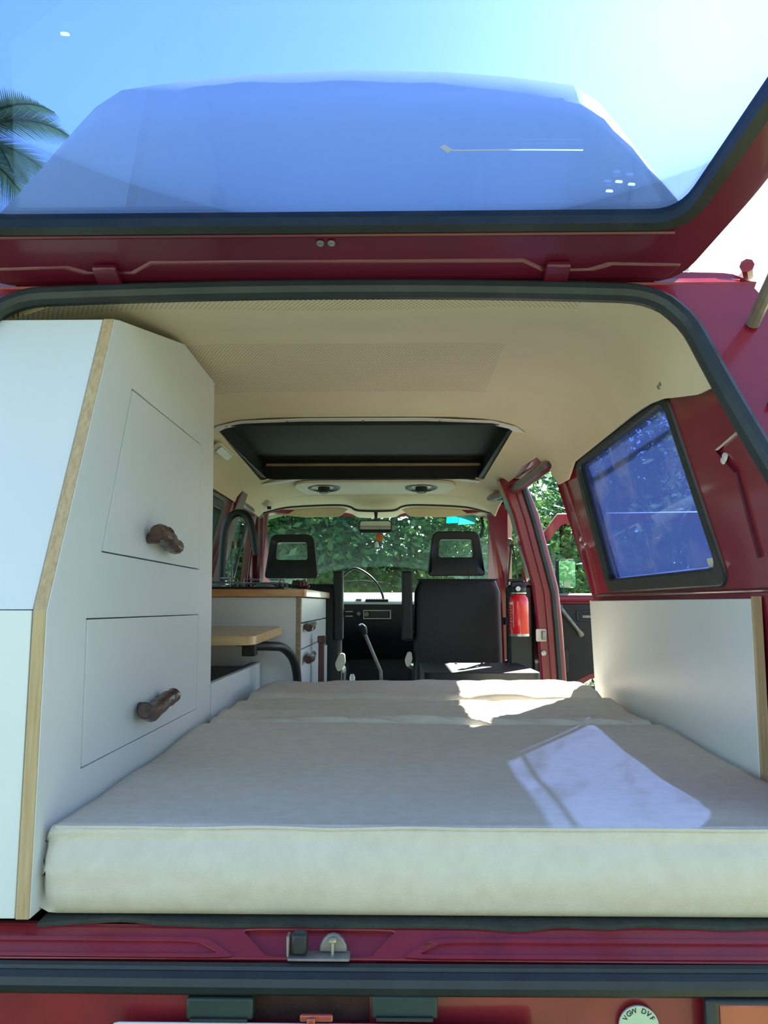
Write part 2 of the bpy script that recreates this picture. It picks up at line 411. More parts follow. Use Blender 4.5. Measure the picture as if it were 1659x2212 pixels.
# outer roof skin under the high roof, and side skins so the shell is closed
def roofskin(x, y):
    k = abs(x) / .72
    return (x, y, 1.875 - .075 * k ** 3 - .05 * max(0, (.55 - y) / .35) ** 2)
tag(G().sheet([(-.72, .21), (.72, .21), (.72, 3.3), (-.72, 3.3)], [[(-.53, 1.40), (.53, 1.40), (.53, 2.60), (-.53, 2.60)]], roofskin, .012, .12).obj('roof', 'red'), None, kind='structure')
gut = G().tube([V((.705, .20, 1.79)), V((.72, .23, 1.79)), V((.72, 3.2, 1.79))], .012, 8).tube([V((-.705, .20, 1.79)), V((-.72, .23, 1.79)), V((-.72, 3.2, 1.79))], .012, 8)
tag(gut.obj('trim_4', 'red_old'), None, kind='structure')

# headliner: cross-section measured by arc length from the middle
CS = [(0, 1.82), (.30, 1.82), (.42, 1.812), (.50, 1.795), (.56, 1.77), (.60, 1.738), (.628, 1.70), (.640, 1.655), (.652, 1.61)]
CL = [0]
for (a, b), (c_, d_) in zip(CS, CS[1:]): CL.append(CL[-1] + math.hypot(c_ - a, d_ - b))
def cs(s):
    sg = -1 if s < 0 else 1; s = min(abs(s), CL[-1] - 1e-6)
    for i in range(len(CL) - 1):
        if s <= CL[i + 1]:
            t = (s - CL[i]) / (CL[i + 1] - CL[i]); return sg * (CS[i][0] + (CS[i + 1][0] - CS[i][0]) * t), CS[i][1] + (CS[i + 1][1] - CS[i][1]) * t
def sm(t): t = min(1, max(0, t)); return t * t * (3 - 2 * t)
def ceil(s, y):
    x, z = cs(s); k = max(0, 1 - (abs(x) / .62) ** 2) ** .5 if abs(x) < .62 else 0
    z -= .072 * (1 - sm((y - .2) / .5)) * (.35 + .65 * k)
    z -= .016 * math.exp(-((y - .66) / .03) ** 2) * .4 * k           # stitched step where the boards meet
    z -= .10 * sm((y - 2.75) / .8) * (.6 + .4 * k)
    return (x, y, z)
SE = CL[-1]; SW = CL[6] + .02
cpoly = [(-SW, .24), (-.4, .20), (0, .195), (.4, .20), (.60, .20), (SE, .175), (SE - .005, .30), (SE - .03, .46), (SE - .035, .55), (SE - .035, 1.27), (SE - .01, 1.36), (SE, 1.40), (SE - .005, 1.53),
         (SW, 1.60), (SW - .06, 1.66), (SW - .075, 1.9), (SW - .07, 2.2), (SW - .08, 2.42), (SW - .04, 2.6), (SW - .02, 3.08), (-SW + .02, 3.08), (-SW, 2.6)]
chole = rpoly([(-.495, 1.45), (.50, 1.45), (.515, 2.57), (-.53, 2.57)], .05, 4)
ce = tag(G().sheet(densify(cpoly, .06), [densify(chole, .06)], ceil, .008, .05).obj('ceiling', 'headliner'), None, kind='structure')
# screws of the headliner corner
for q in ((1408, 800, .06), (1428, 829, .045), (1424, 836, .04)):
    c = P(q[0], q[1], 'x', .638); G().lathe([(0, 0), (.005, 0), (.004, .003), (0, .003)], c, (-1, 0, -.5), 10).obj('screw', 'steel_dull', ce)

# roof hatch well: black boards above the hole
rh = thing('roof_hatch', (0, 2.0, 1.82), 'black-lined roof hatch well with pale trim strips in the cream headliner', 'roof hatch')
hb = G()
x0, x1, ya, yb, zt = -.535, .52, 1.44, 2.58, 1.885
hb.sheet(rpoly([(x0 - .0, ya), (x1, ya), (x1, yb), (x0, yb)], .03, 3), [], lambda x, y: (x, y, zt), .012, 0).obj('lid', 'black_board', rh)
def wl(a, b, z0=1.80, z1=1.885): return G().prism([V((*a, z0)), V((*b, z0)), V((*b, z1)), V((*a, z1))], V((b[1] - a[1], a[0] - b[0], 0)).normalized() * .012)
wl((x1, ya), (x0, ya)).obj('well_board', 'black_board', rh)
wl((x0, yb), (x1, yb)).obj('well_board', 'black_board', rh)
wl((x0, ya), (x0, yb)).obj('well_board', 'black_board', rh)
wl((x1, yb), (x1, ya)).obj('well_board', 'black_board', rh)
G().box((x0 + .03, yb - .03, 1.862), (x1 - .02, yb - .008, 1.872)).obj('batten', 'wood_raw', rh)['label'] = 'narrow wooden batten'
def ceilz(x, y): return ceil(x, y)[2]
def strip(pts, w_, th, name, mat, par, drop=.003):
    L, Rr = [], []
    for i in range(len(pts)):
        a = V(pts[max(0, i - 1)]); b = V(pts[min(len(pts) - 1, i + 1)]); t = (b - a).normalized(); n = V((-t.y, t.x))
        p = V(pts[i]); L.append(p + n * w_ * .5); Rr.append(p - n * w_ * .5)
    rings = []
    for l, r_ in zip(L, Rr):
        zl, zr = ceilz(l.x, l.y) - drop, ceilz(r_.x, r_.y) - drop
        rings.append([V((l.x, l.y, zl)), V((r_.x, r_.y, zr)), V((r_.x, r_.y, zr - th)), V((l.x, l.y, zl - th))])
    return G().loft(rings).obj(name, mat, par, bevel=.001)
strip([(-.50, 1.475), (-.47, 1.448), (-.40, 1.435), (-.2, 1.43), (0, 1.428), (.2, 1.43), (.42, 1.437), (.49, 1.45), (.515, 1.48)], .045, .004, 'trim_strip', 'white_plastic', rh)
strip([(-.53, 2.60), (-.3, 2.60), (0, 2.60), (.3, 2.60), (.50, 2.60)], .045, .004, 'trim_strip', 'white_plastic', rh)
G().box((x0 - .004, 1.48, 1.802), (x0 + .03, 2.56, 1.815)).obj('side_rail', 'black_plastic', rh, bevel=.003)
G().box((x1 - .03, 1.48, 1.802), (x1 + .004, 2.56, 1.815)).obj('side_rail', 'black_plastic', rh, bevel=.003)
for x in (-.27, -.04, .22): G().lathe([(0, 0), (.006, 0), (.005, .003), (0, .003)], (x, yb - .0005, 1.845), (0, -1, 0), 10).obj('screw', 'steel', rh)
for x in (-.45, -.25, .0, .25, .44): G().lathe([(0, 0), (.005, 0), (.004, .003), (0, .003)], (x, 1.43 + .008 * (abs(x) > .4), ceilz(x, 1.43) - .007), (0, 0, -1), 8).obj('screw', 'steel_dull', rh)
for x in (-.50, -.38, .0, .30, .46): G().lathe([(0, 0), (.006, 0), (.005, .003), (0, .003)], (x, 2.605, ceilz(x, 2.6) - .007), (0, 0, -1), 8).obj('screw', 'steel_dull', rh)

# left wall, its window and the left B pillar and door
win_l = rpoly([(1.62, 1.255), (1.62, 1.655), (2.36, 1.655), (2.36, 1.255)], .045, 6)
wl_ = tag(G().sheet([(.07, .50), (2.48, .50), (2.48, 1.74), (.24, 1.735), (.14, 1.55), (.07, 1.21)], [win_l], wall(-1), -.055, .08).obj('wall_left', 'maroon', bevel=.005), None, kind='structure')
w2 = tag(G().sheet(rpoly([(1.61, 1.245), (1.61, 1.665), (2.37, 1.665), (2.37, 1.245)], .045, 6), [rpoly([(1.65, 1.285), (1.65, 1.625), (2.33, 1.625), (2.33, 1.285)], .03, 6)], wall(-1, -.006), -.035, .2).obj('window_2', 'rubber', bevel=.005), None, kind='structure')
G().sheet(rpoly([(1.645, 1.28), (1.645, 1.63), (2.335, 1.63), (2.335, 1.28)], .03, 6), [], wall(-1, .012), -.004, .2).obj('pane', 'glass_clear', w2)
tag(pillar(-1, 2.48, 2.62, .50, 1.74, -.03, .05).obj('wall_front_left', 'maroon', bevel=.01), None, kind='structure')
d3 = tag(G().sheet(rpoly([(2.63, .55), (3.62, .55), (3.62, 1.22), (3.22, 1.72), (2.66, 1.72)], .04, 4),
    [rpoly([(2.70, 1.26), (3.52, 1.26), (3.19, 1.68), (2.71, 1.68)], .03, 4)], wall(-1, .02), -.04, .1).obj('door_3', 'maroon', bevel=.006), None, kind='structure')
G().sheet(rpoly([(2.69, 1.25), (3.53, 1.25), (3.195, 1.69), (2.70, 1.69)], .03, 4), [], wall(-1, .035), -.004, .2).obj('pane', 'glass_clear', d3)
G().sheet([(3.13, 1.26), (3.15, 1.26), (3.10, 1.68), (3.08, 1.68)], [], wall(-1, .03), -.012, 0).obj('window_bar', 'black_plastic', d3)
G().sheet([(2.66, .60), (3.55, .60), (3.55, 1.22), (2.66, 1.22)], [], wall(-1, .005), -.012, .3).obj('door_card', 'black_vinyl', d3)
G().tube([V((-.645, 2.62, 1.705)), V((-.64, 3.2, 1.70)), V((-.70, 3.55, 1.30))], .02, 8).obj('door_frame', 'maroon', d3)

# A pillars and the windscreen surround
def ws(x, t):                                   # windscreen surface: t 0 = base, 1 = top
    return (x, 4.02 - .52 * t - .22 * (abs(x) / .66) ** 2.5, 1.215 + .525 * t)
def dn(p): return densify(p, .07)
tag(G().sheet(dn(rpoly([(-.80, -.05), (.80, -.05), (.735, 1.085), (-.735, 1.085)], .05, 4)), [dn(rpoly([(-.685, .0), (.685, .0), (.645, 1.03), (-.645, 1.03)], .06, 6))], ws, .05, .12).obj('wall_front', 'red', bevel=.006), None, kind='structure')
w3 = tag(G().sheet(dn(rpoly([(-.70, -.015), (.70, -.015), (.66, 1.045), (-.66, 1.045)], .06, 6)), [dn(rpoly([(-.675, .015), (.675, .015), (.632, 1.017), (-.632, 1.017)], .06, 6))], lambda x, t: V(ws(x, t)) + V((0, -.012, 0)), .03, .12).obj('window_3', 'rubber', bevel=.004), None, kind='structure')
G().sheet(dn(rpoly([(-.69, 0), (.69, 0), (.647, 1.03), (-.647, 1.03)], .06, 6)), [], ws, .005, .12).obj('pane', 'glass_screen', w3)
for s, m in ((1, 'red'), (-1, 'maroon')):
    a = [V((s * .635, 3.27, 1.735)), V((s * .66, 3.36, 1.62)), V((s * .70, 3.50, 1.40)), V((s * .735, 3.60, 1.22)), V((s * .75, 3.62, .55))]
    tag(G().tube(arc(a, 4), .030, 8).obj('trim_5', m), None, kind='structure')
for s in (1, -1):
    tag(G().prism([V((s * .78, 3.62, .45)), V((s * .80, 4.05, .45)), V((s * .74, 4.05, 1.22)), V((s * .76, 3.62, 1.22))], (s * .03, 0, 0)).obj('trim_6', 'maroon'), None, kind='structure')
tag(G().box((-.8, 4.05, .45), (.8, 4.11, 1.215)).obj('trim_7', 'maroon', bevel=.02), None, kind='structure')

# open front passenger door, swung out on its front hinge
hinge = V((.83, 3.45, 0)); ang = R(80)
dirv = V((math.sin(ang), -math.cos(ang), 0)); nrm = V((math.cos(ang), math.sin(ang), 0))
def dmap(u, z):                                  # u metres from the hinge
    t = -.22 * max(0, z - 1.22)                  # upper frame leans in with the body
    return hinge + dirv * u + nrm * t + V((0, 0, z))
dou = [(.0, .60), (.22, .68), (.27, .745), (.36, .80), (.50, .835), (.66, .82), (.80, .72), (.90, .58), (.97, .56), (1.0, 1.2), (.97, 1.71), (.20, 1.715), (.0, 1.46)]
dh = rpoly([(.03, 1.265), (.94, 1.265), (.92, 1.655), (.225, 1.662), (.03, 1.425)], .025, 4)
d1 = tag(G().sheet(densify(dou, .1), [densify(dh, .08)], dmap, -.05, .1).obj('door_1', 'red', bevel=.01), None, kind='structure')
G().sheet([(.025, 1.255), (.95, 1.255), (.93, 1.665), (.22, 1.672), (.025, 1.43)], [], lambda u, z: dmap(u, z) + nrm * .03, .004, .2).obj('pane', 'glass_clear', d1)
G().sheet([(.125, 1.262), (.155, 1.262), (.135, 1.60), (.108, 1.58)], [], lambda u, z: dmap(u, z) - nrm * .004, .03, 0).obj('window_bar', 'black_plastic', d1)
card = [(.01, .66), (.20, .715), (.26, .78), (.36, .83), (.50, .86), (.66, .85), (.80, .76), (.95, .62), (.97, 1.215), (.01, 1.215)]
G().sheet(card, [], lambda u, z: dmap(u, z) - nrm * .012, .012, .2).obj('door_card', 'black_vinyl', d1, bevel=.004)
G().tube([dmap(u, z) - nrm * .012 for u, z in ((.01, 1.24), (.95, 1.24))], .014, 8).obj('sill_strip', 'red', d1)
a = [dmap(.205, 1.20) - nrm * .02, dmap(.212, 1.185) - nrm * .05, dmap(.30, 1.07) - nrm * .05, dmap(.315, 1.045) - nrm * .02]
G().tube(a, [.018, .013, .011, .02], 8).obj('grab_handle', 'steel_dull', d1, bevel=.002)
G().sheet(rpoly([(.29, 1.12), (.385, 1.12), (.385, 1.178), (.29, 1.178)], .012, 3), [rpoly([(.302, 1.132), (.373, 1.132), (.373, 1.166), (.302, 1.166)], .008, 3)], lambda u, z: dmap(u, z) - nrm * .022, .012, 0).obj('latch_bezel', 'rubber', d1, bevel=.003)
G().sheet([(.325, 1.138), (.37, 1.138), (.37, 1.152), (.325, 1.152)], [], lambda u, z: dmap(u, z) - nrm * .018, .008, 0).obj('latch_lever', 'steel_dull', d1)
G().sheet(rpoly([(.13, .84), (.24, .84), (.24, .965), (.13, .965)], .015, 3), [], lambda u, z: dmap(u, z) - nrm * .05, .04, 0).obj('door_pocket', 'rubber', d1, bevel=.006)
# wing mirror on the open door
wm = thing('wing_mirror', dmap(.30, 1.27), 'rounded rectangular door mirror showing bright foliage outside the open cab door', 'mirror')
mc = P(1225, 1240, 'y', 3.62); mhw, mhh = .056, .088
def mm(u, v): return mc + V((.98, .15, 0)).normalized() * u + V((0, 0, v))
mo = rpoly([(-mhw, -mhh), (mhw, -mhh), (mhw, mhh), (-mhw, mhh)], .02, 4)
G().sheet(mo, [], mm, -.045, 0).obj('housing', 'rubber', wm, bevel=.008)
G().sheet([(x * .9, y * .94) for x, y in mo], [], lambda u, v: mm(u, v) + V((0, -.004, 0)), -.003, 0).obj('mirror_glass', 'mirror', wm)
G().tube([mm(-mhw * .5, -mhh + .01) + V((0, .02, 0)), dmap(.24, 1.24) + nrm * .06], .009, 8).obj('arm', 'rubber', wm)
G().sheet([(-.024, -.078), (.018, -.078), (.018, -.045), (-.024, -.045)], [], lambda u, v: mm(u, v) + V((0, -.009, 0)), .001, 0).obj('sticker', 'sticker_green', wm)

# ================================================================= high roof
hr = thing('high_roof', (0, 1.5, 1.80), 'pale moulded high roof on top of the van with a sloping back', 'roof')
def half(px, ys):
    return [P(x, y_, 'y', yy) for (x, y_), yy in zip(px, ys)]
oc = half(((1480, 450), (1405, 362), (1335, 272), (1292, 220), (1240, 184), (1100, 166), (960, 155), (830, 151)), (.36, .41, .46, .50, .54, .58, .60, .61))
ob = half(((1478, 452), (1398, 368), (1318, 290), (1262, 254), (1190, 240), (1060, 231), (940, 227), (830, 225)), (.33, .35, .365, .375, .385, .395, .40, .40))
def full(h, base, y0):
    h = [V((base, y0, 1.80))] + h[:-1] + [V((0, h[-1].y, h[-1].z))]
    return h + [V((-p.x, p.y, p.z)) for p in h[-2::-1]]
def shift(r, y, kx, dz):
    return [V((p.x * kx, max(p.y, y) if p.z > 1.81 else y - .02, p.z + (dz if p.z > 1.81 else 0))) for p in r]
rB, rC = full(ob, .655, .325), full(oc, .665, .335)
rA = [V((p.x * .97, .335, 1.80 + (p.z - 1.80) * .80)) for p in rB]
rA0 = [V((p.x * .9, .345, 1.80 + (p.z - 1.80) * .1)) for p in rB]
rings = [rA0, rA, rB, rC, shift(rC, .72, 1.03, .025), shift(rC, .95, 1.04, .04), shift(rC, 1.6, 1.05, .05), shift(rC, 2.3, 1.04, .03), shift(rC, 2.75, 1.0, -.06)]
rings.append([V((p.x * .97, 3.0 , 1.80 + (p.z - 1.80) * .55)) for p in rC]); rings.append([V((p.x * .93, 3.15, 1.80 + (p.z - 1.80) * .12)) for p in rC])
G().loft(rings, False).obj('shell', 'roof_white', hr, smooth=50)

# ================================================================= tailgate, open overhead
TA = R(20); TH = V((0, .205, 1.768))
def tg(x, t, d=0):
    bend = max(0, t - .72) * .35
    return TH + V((x, -math.cos(TA) * t + d * math.sin(TA) + 0, math.sin(TA) * t + d * math.cos(TA) - bend * .5))
tgo = thing('tailgate', TH, 'raised maroon tailgate with large tinted window held open above the bed', 'tailgate')
to = rpoly([(-.59, -.005), (.59, -.005), (.655, .2), (.74, .75), (.77, 1.10), (-.77, 1.10), (-.74, .75), (-.655, .2)], [.05, .05, .05, .05, .08, .08, .05, .05], 5)
ti = rpoly([(-.565, .118), (.565, .118), (.69, .70), (-.69, .70)], .05, 6)
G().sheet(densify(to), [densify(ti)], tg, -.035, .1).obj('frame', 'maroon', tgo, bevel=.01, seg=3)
ti2 = rpoly([(-.553, .131), (.553, .131), (.672, .685), (-.672, .685)], .045, 6)
G().sheet(densify(rpoly([(-.57, .115), (.57, .115), (.70, .71), (-.70, .71)], .055, 6)), [densify(ti2)], lambda x, t: tg(x, t, -.006), -.03, .1).obj('seal', 'rubber', tgo, bevel=.004)
G().sheet(rpoly([(-.56, .125), (.56, .125), (.685, .695), (-.685, .695)], .05, 6), [], lambda x, t: tg(x, t, .012), -.004, .2).obj('pane', 'glass_tailgate', tgo)
# stepped inner rim near the hinges
rim = [(-.57, .004), (.57, .004), (.585, .038), (.46, .042), (.43, .028), (.36, .028), (.32, .052), (-.30, .052), (-.34, .028), (-.41, .028), (-.44, .042), (-.585, .038)]
G().sheet(rim, [], lambda x, t: tg(x, t, -.004), -.012, .1).obj('inner_rim', 'maroon', tgo, bevel=.005)
G().tube([tg(x, .107, -.002) for x in (-.55, 0, .55)], .0035, 6).obj('bead', 'maroon', tgo)
for x in (-.378, .378):
    a = [tg(x, .05, -.014), tg(x, .012, -.018), V((x, .21, 1.752))]
    G().loft([[p + V((-.02, 0, 0)), p + V((.02, 0, 0)), p + V((.02, .008, .012)), p + V((-.02, .008, .012))] for p in a]).obj('hinge', 'maroon', tgo, bevel=.004)
for px in (693, 716):
    c = tg(-.004 + (px - 704.5) * .00078, .091, -.003); G().lathe([(0, 0), (.0065, 0), (.0058, .002), (.0035, .0025), (.003, .001), (0, .001)], c, (0, -math.sin(TA), -math.cos(TA)), 14).obj('screw', 'steel', tgo)
G().sheet([(.172, .262), (.184, .252), (.186, .2555), (.30, .2555), (.375, .254), (.376, .256), (.30, .2572), (.19, .2575), (.178, .266)], [], lambda x, t: tg(x, t, .005), -.0006, 0).obj('scratch', 'scratch', tgo)
for x, t in ((-.30, .43), (.44, .20), (.46, .195), (.43, .183)): G().sheet(rpoly([(x - .006, t - .002), (x + .006, t - .003), (x + .005, t + .002), (x - .005, t + .003)], .002, 2), [], lambda a, b: tg(a, b, .005), -.0005, 0).obj('scratch', 'scratch', tgo)
gs = thing('gas_strut', (.70, .19, 1.66), 'grey gas strut holding the tailgate up beside the rear pillar', 'strut')
sA, sB = P(1626, 700, 'y', .17), tg(.69, .50, -.012)
G().tube([sA, sA.lerp(sB, .55)], .011, 10).obj('cylinder', 'steel_dull', gs)
G().tube([sA.lerp(sB, .55), sB], .005, 8).obj('rod', 'chrome', gs)

# ================================================================= rear sill, latch, plate
def sill(x, t): return (x, -.008 - .036 * t - .006 * (1 - (x / .9) ** 2), .803 - .030 * t)
si = tag(G().sheet([(-.88, 0), (.88, 0), (.88, 1), (-.88, 1)], [rpoly([(-.092, .10), (.108, .10), (.075, .82), (-.055, .82)], .05, 3)], sill, .012, .2).obj('trim_8', 'red_old', bevel=.002), None, kind='structure')
for poly in ([(-.87, .36), (-.135, .36), (-.095, .90), (-.87, .90)], [(.87, .36), (.155, .36), (.115, .90), (.87, .90)]):
    po = rpoly(poly, .05, 3); cx = sum(p[0] for p in po) / len(po)
    inn = rpoly([(poly[0][0], .47), (poly[1][0] + (-.012 if cx < 0 else .012), .47), (poly[2][0] + (-.02 if cx < 0 else .02), .80), (poly[3][0], .80)], .04, 3)
    G().sheet(densify(po, .1), [densify(inn, .1)], sill, -.004, .2).obj('pressed_rib', 'red_old', si, bevel=.003)
G().sheet([(-.10, .08), (.116, .08), (.08, .86), (-.06, .86)], [], lambda x, t: V(sill(x, t)) + V((0, .004 * (1 - t), -.006 - .004 * t)), .006, 0).obj('lock_recess', 'red_old', si)
lt = thing('tailgate_catch', sill(.01, .8), 'dull steel tailgate catch plate with black buffer on the red sill', 'latch')
c = V(sill(.01, .86))
G().box(c + V((-.038, -.012, .0)), c + V((.04, .014, .004))).box(c + V((-.04, -.006, .002)), c + V((-.036, .010, .028))).obj('plate', 'steel_dull', lt, bevel=.002)
G().box(c + V((-.034, -.006, .004)), c + V((-.014, .012, .03))).obj('buffer', 'rubber', lt, bevel=.004)
G().prism([c + V((.018 + .018 * math.cos(k * math.pi / 8), .006, .004 + .022 * math.sin(k * math.pi / 8))) for k in range(9)], (0, .008, 0)).obj('hook', 'steel_dull', lt, bevel=.002)
G().lathe([(0, 0), (.0022, 0), (.0022, .016), (.006, .018), (.006, .021), (0, .022)], c + V((.018, -.002, .003)), (0, 0, 1), 10).obj('bolt', 'steel', lt)
def bow(x): return -.050 - .010 * (1 - (x / .9) ** 2)
sp_ = [V((x, bow(x), .755)) for x in [-.88 + .11 * k for k in range(17)]]
s2 = tag(G().tube(sp_, .0145, 10).obj('trim_9', 'rubber'), None, kind='structure')
G().tube([p + V((0, .006, .012)) for p in sp_], .008, 8).obj('lip', 'rubber', s2)
YB = -.035
el = tag(G().sheet([(-.88, .45), (.88, .45), (.88, .748), (-.88, .748)], [[(-.085, .70), (.075, .70), (.075, .738), (-.085, .738)]], lambda x, z: (x, YB - .015 * (1 - (x / .9) ** 2), z), -.02, .2).obj('trim_10', 'red_old'), None, kind='structure')
el2 = G().box((-.10, YB + .0, .68), (.09, YB + .02, .73)).obj('recess', 'rust', el)
def bq(px, py): return P(px, py, 'y', YB - .022)
for a, b, in (((407, 2147), (549, 2196)), ((803, 2143), (945, 2194))):
    p, q = bq(*a), bq(*b)
    br = thing('plate_lamp_housing', (p.lerp(q, .5).x, YB - .02, q.z), 'dark green-grey plate lamp housing ' + ('beside the blue strip of the number plate' if a[0] < 600 else 'on the sticker side of the number plate'), 'lamp housing')
    G().box((p.x, YB - .032, q.z), (q.x, YB - .012, p.z)).obj('housing', 'teal_bracket', br, bevel=.003)
    G().box((p.x + .006, YB - .037, q.z), (q.x - .006, YB - .032, q.z + .004)).obj('lip', 'rubber', br)
p, q = bq(248, 2194), bq(1110, 2190)
npz = p.z; np_ = thing('number_plate', (.0, YB - .035, npz - .11), 'white number plate with blue strip under the rear sill', 'number plate')
G().sheet(rpoly([(p.x, npz), (p.x, npz - .11), (p.x + .52, npz - .11), (p.x + .52, npz)], .01, 3), [], lambda x, z: (x, YB - .034, z), .004, 0).obj('plate', 'plate_white', np_, bevel=.002)
G().box((p.x + .010, YB - .040, npz - .10), (p.x + .05, YB - .0385, npz - .006)).obj('blue_strip', 'plate_blue', np_)
c = bq(676, 2190); G().box((c.x - .005, YB - .046, c.z - .03), (c.x + .005, YB - .038, c.z + .006)).box((c.x - .014, YB - .042, c.z), (c.x + .026, YB - .036, c.z + .008)).obj('clip', 'orange_lens', np_, bevel=.002)
c = P(1379, 2216, 'y', YB - .015)
stk = thing('round_sticker', c, 'round pale green sticker with dark lettering on the red engine lid', 'sticker')
G().prism(circ(c + V((0, -.003, 0)), .0245, 32), (0, .003, 0)).obj('disc', 'sticker_green', stk)
G().loft([[V((c.x + r_ * math.cos(t), c.y - .0033 - d, c.z + r_ * math.sin(t))) for t in [k * math.pi / 24 for k in range(48)]] for r_, d in ((.0245, 0), (.0238, .0006), (.0232, 0))], True, False).obj('rim', 'white_plastic', stk)
for i, ch in enumerate('VGW DVF'):
    if ch == ' ': continue
    a = R(90 + 58 - i * 116 / 6)
    mw = Matrix.Translation(c + V((math.cos(a) * .0165, -.0034, math.sin(a) * .0165))) @ Matrix.Rotation(R(90), 4, 'X') @ Matrix.Rotation(a - R(90), 4, 'Z')
    text_mesh(ch, .0085, 'dark', 'letter', stk, mw)
a, b = P(1512, 2143, 'y', YB - .015), P(1545, 2160, 'y', YB - .02)
tl = thing('tail_light', (a.x, YB - .02, a.z - .2), 'tail lamp with orange lens in a black surround at the rear corner', 'tail lamp')
G().sheet([(a.x, a.z), (a.x + .24, a.z), (a.x + .24, a.z - .22), (a.x, a.z - .22)], [[(b.x, b.z), (a.x + .22, b.z), (a.x + .22, a.z - .2), (b.x, a.z - .2)]], lambda x, z: (x, YB - .02, z), .014, 0).obj('surround', 'rubber', tl, bevel=.004)
G().box((b.x, YB - .028, a.z - .2), (a.x + .22, YB - .012, b.z)).obj('lens', 'orange_lens', tl, bevel=.004)

# ================================================================= bed
def bedz(y): return .922 + .032 * max(0, y) / 1.6
bb = thing('bed_platform', (.2, .8, .50), 'low plywood bed platform under the beige cushions', 'platform')
G().prism([V((-.36, .03, .786)), V((-.36, 1.56, .826)), V((-.36, 1.56, .806)), V((-.36, .03, .766))], (1.09, 0, 0)).obj('top_board', 'ply_edge', bb)
G().box((-.36, 1.54, .50), (.73, 1.56, .80)).obj('front_board', 'white_board', bb)
G().box((-.365, .03, .50), (.735, .05, .77)).obj('rear_board', 'dark', bb)
# thin dark mat peeping out under the mattress
mt = G(); rings = []
for k in range(61):
    x = -.360 + 1.09 * k / 60; wv = noise.noise(V((x * 6, 3, 1))) * .010 + noise.noise(V((x * 17, 8, 1))) * .004
    rings.append([V((x, -.014 + wv, .801 + wv * .4)), V((x, -.016 + wv, .807 + wv * .5)), V((x, .02, .808)), V((x, 1.54, .842)), V((x, 1.54, .836)), V((x, .02, .800))])
mt.loft(rings); tag(mt.obj('underlay_mat', 'mat_dark'), 'thin dark green underlay mat with wavy edge showing under the mattress', 'mat')
def cushion(name, x0, x1, y0, y1, zb, zt, r, wr, seed, label, nx=70, ny=46, fold=0, skew=None):
    rings = []
    for j in range(ny + 1):
        # stations run over the front face, the top and the back face
        y = y0 + (y1 - y0) * (.5 - .5 * math.cos(math.pi * j / ny)) if True else 0
        e = min(y - y0, y1 - y); ins = r - math.sqrt(max(0, r * r - max(0, r - e) ** 2)) if e < r else 0
        ring = []
        a, b = x0 + ins, x1 - ins; t, bo = zt(y) - ins, zb(y) + ins * .5
        if skew: a += skew(y)
        for k in range(nx + 1):
            s = k / nx; x = a + (b - a) * s
            ed = min(x - a, b - x); di = r - math.sqrt(max(0, r * r - max(0, r - ed) ** 2)) if ed < r else 0
            p = V((x, y, 0)); wv = 0
            wv += wr * noise.noise(V((x * 2.2, y * 9 + seed, seed))) + wr * .5 * noise.noise(V((x * 9 + y * 6, y * 14, seed)))
            f = math.exp(-(y - y0) / .06) + math.exp(-(y1 - y) / .06)
            wv += fold * f * noise.noise(V((x * 14 + 2 * math.sin(y * 30), y * 6, seed + 5)))
            ring.append(V((x, y + wv * .3, t - di + wv)))
        for k in range(nx, -1, -1):
            s = k / nx; x = a + (b - a) * s
            ring.append(V((x, y, bo)))
        rings.append(ring)
    o = G().loft(rings).obj(name, 'canvas', smooth=80)
    tag(o, label, 'cushion', 'beige canvas bed cushions'); return o
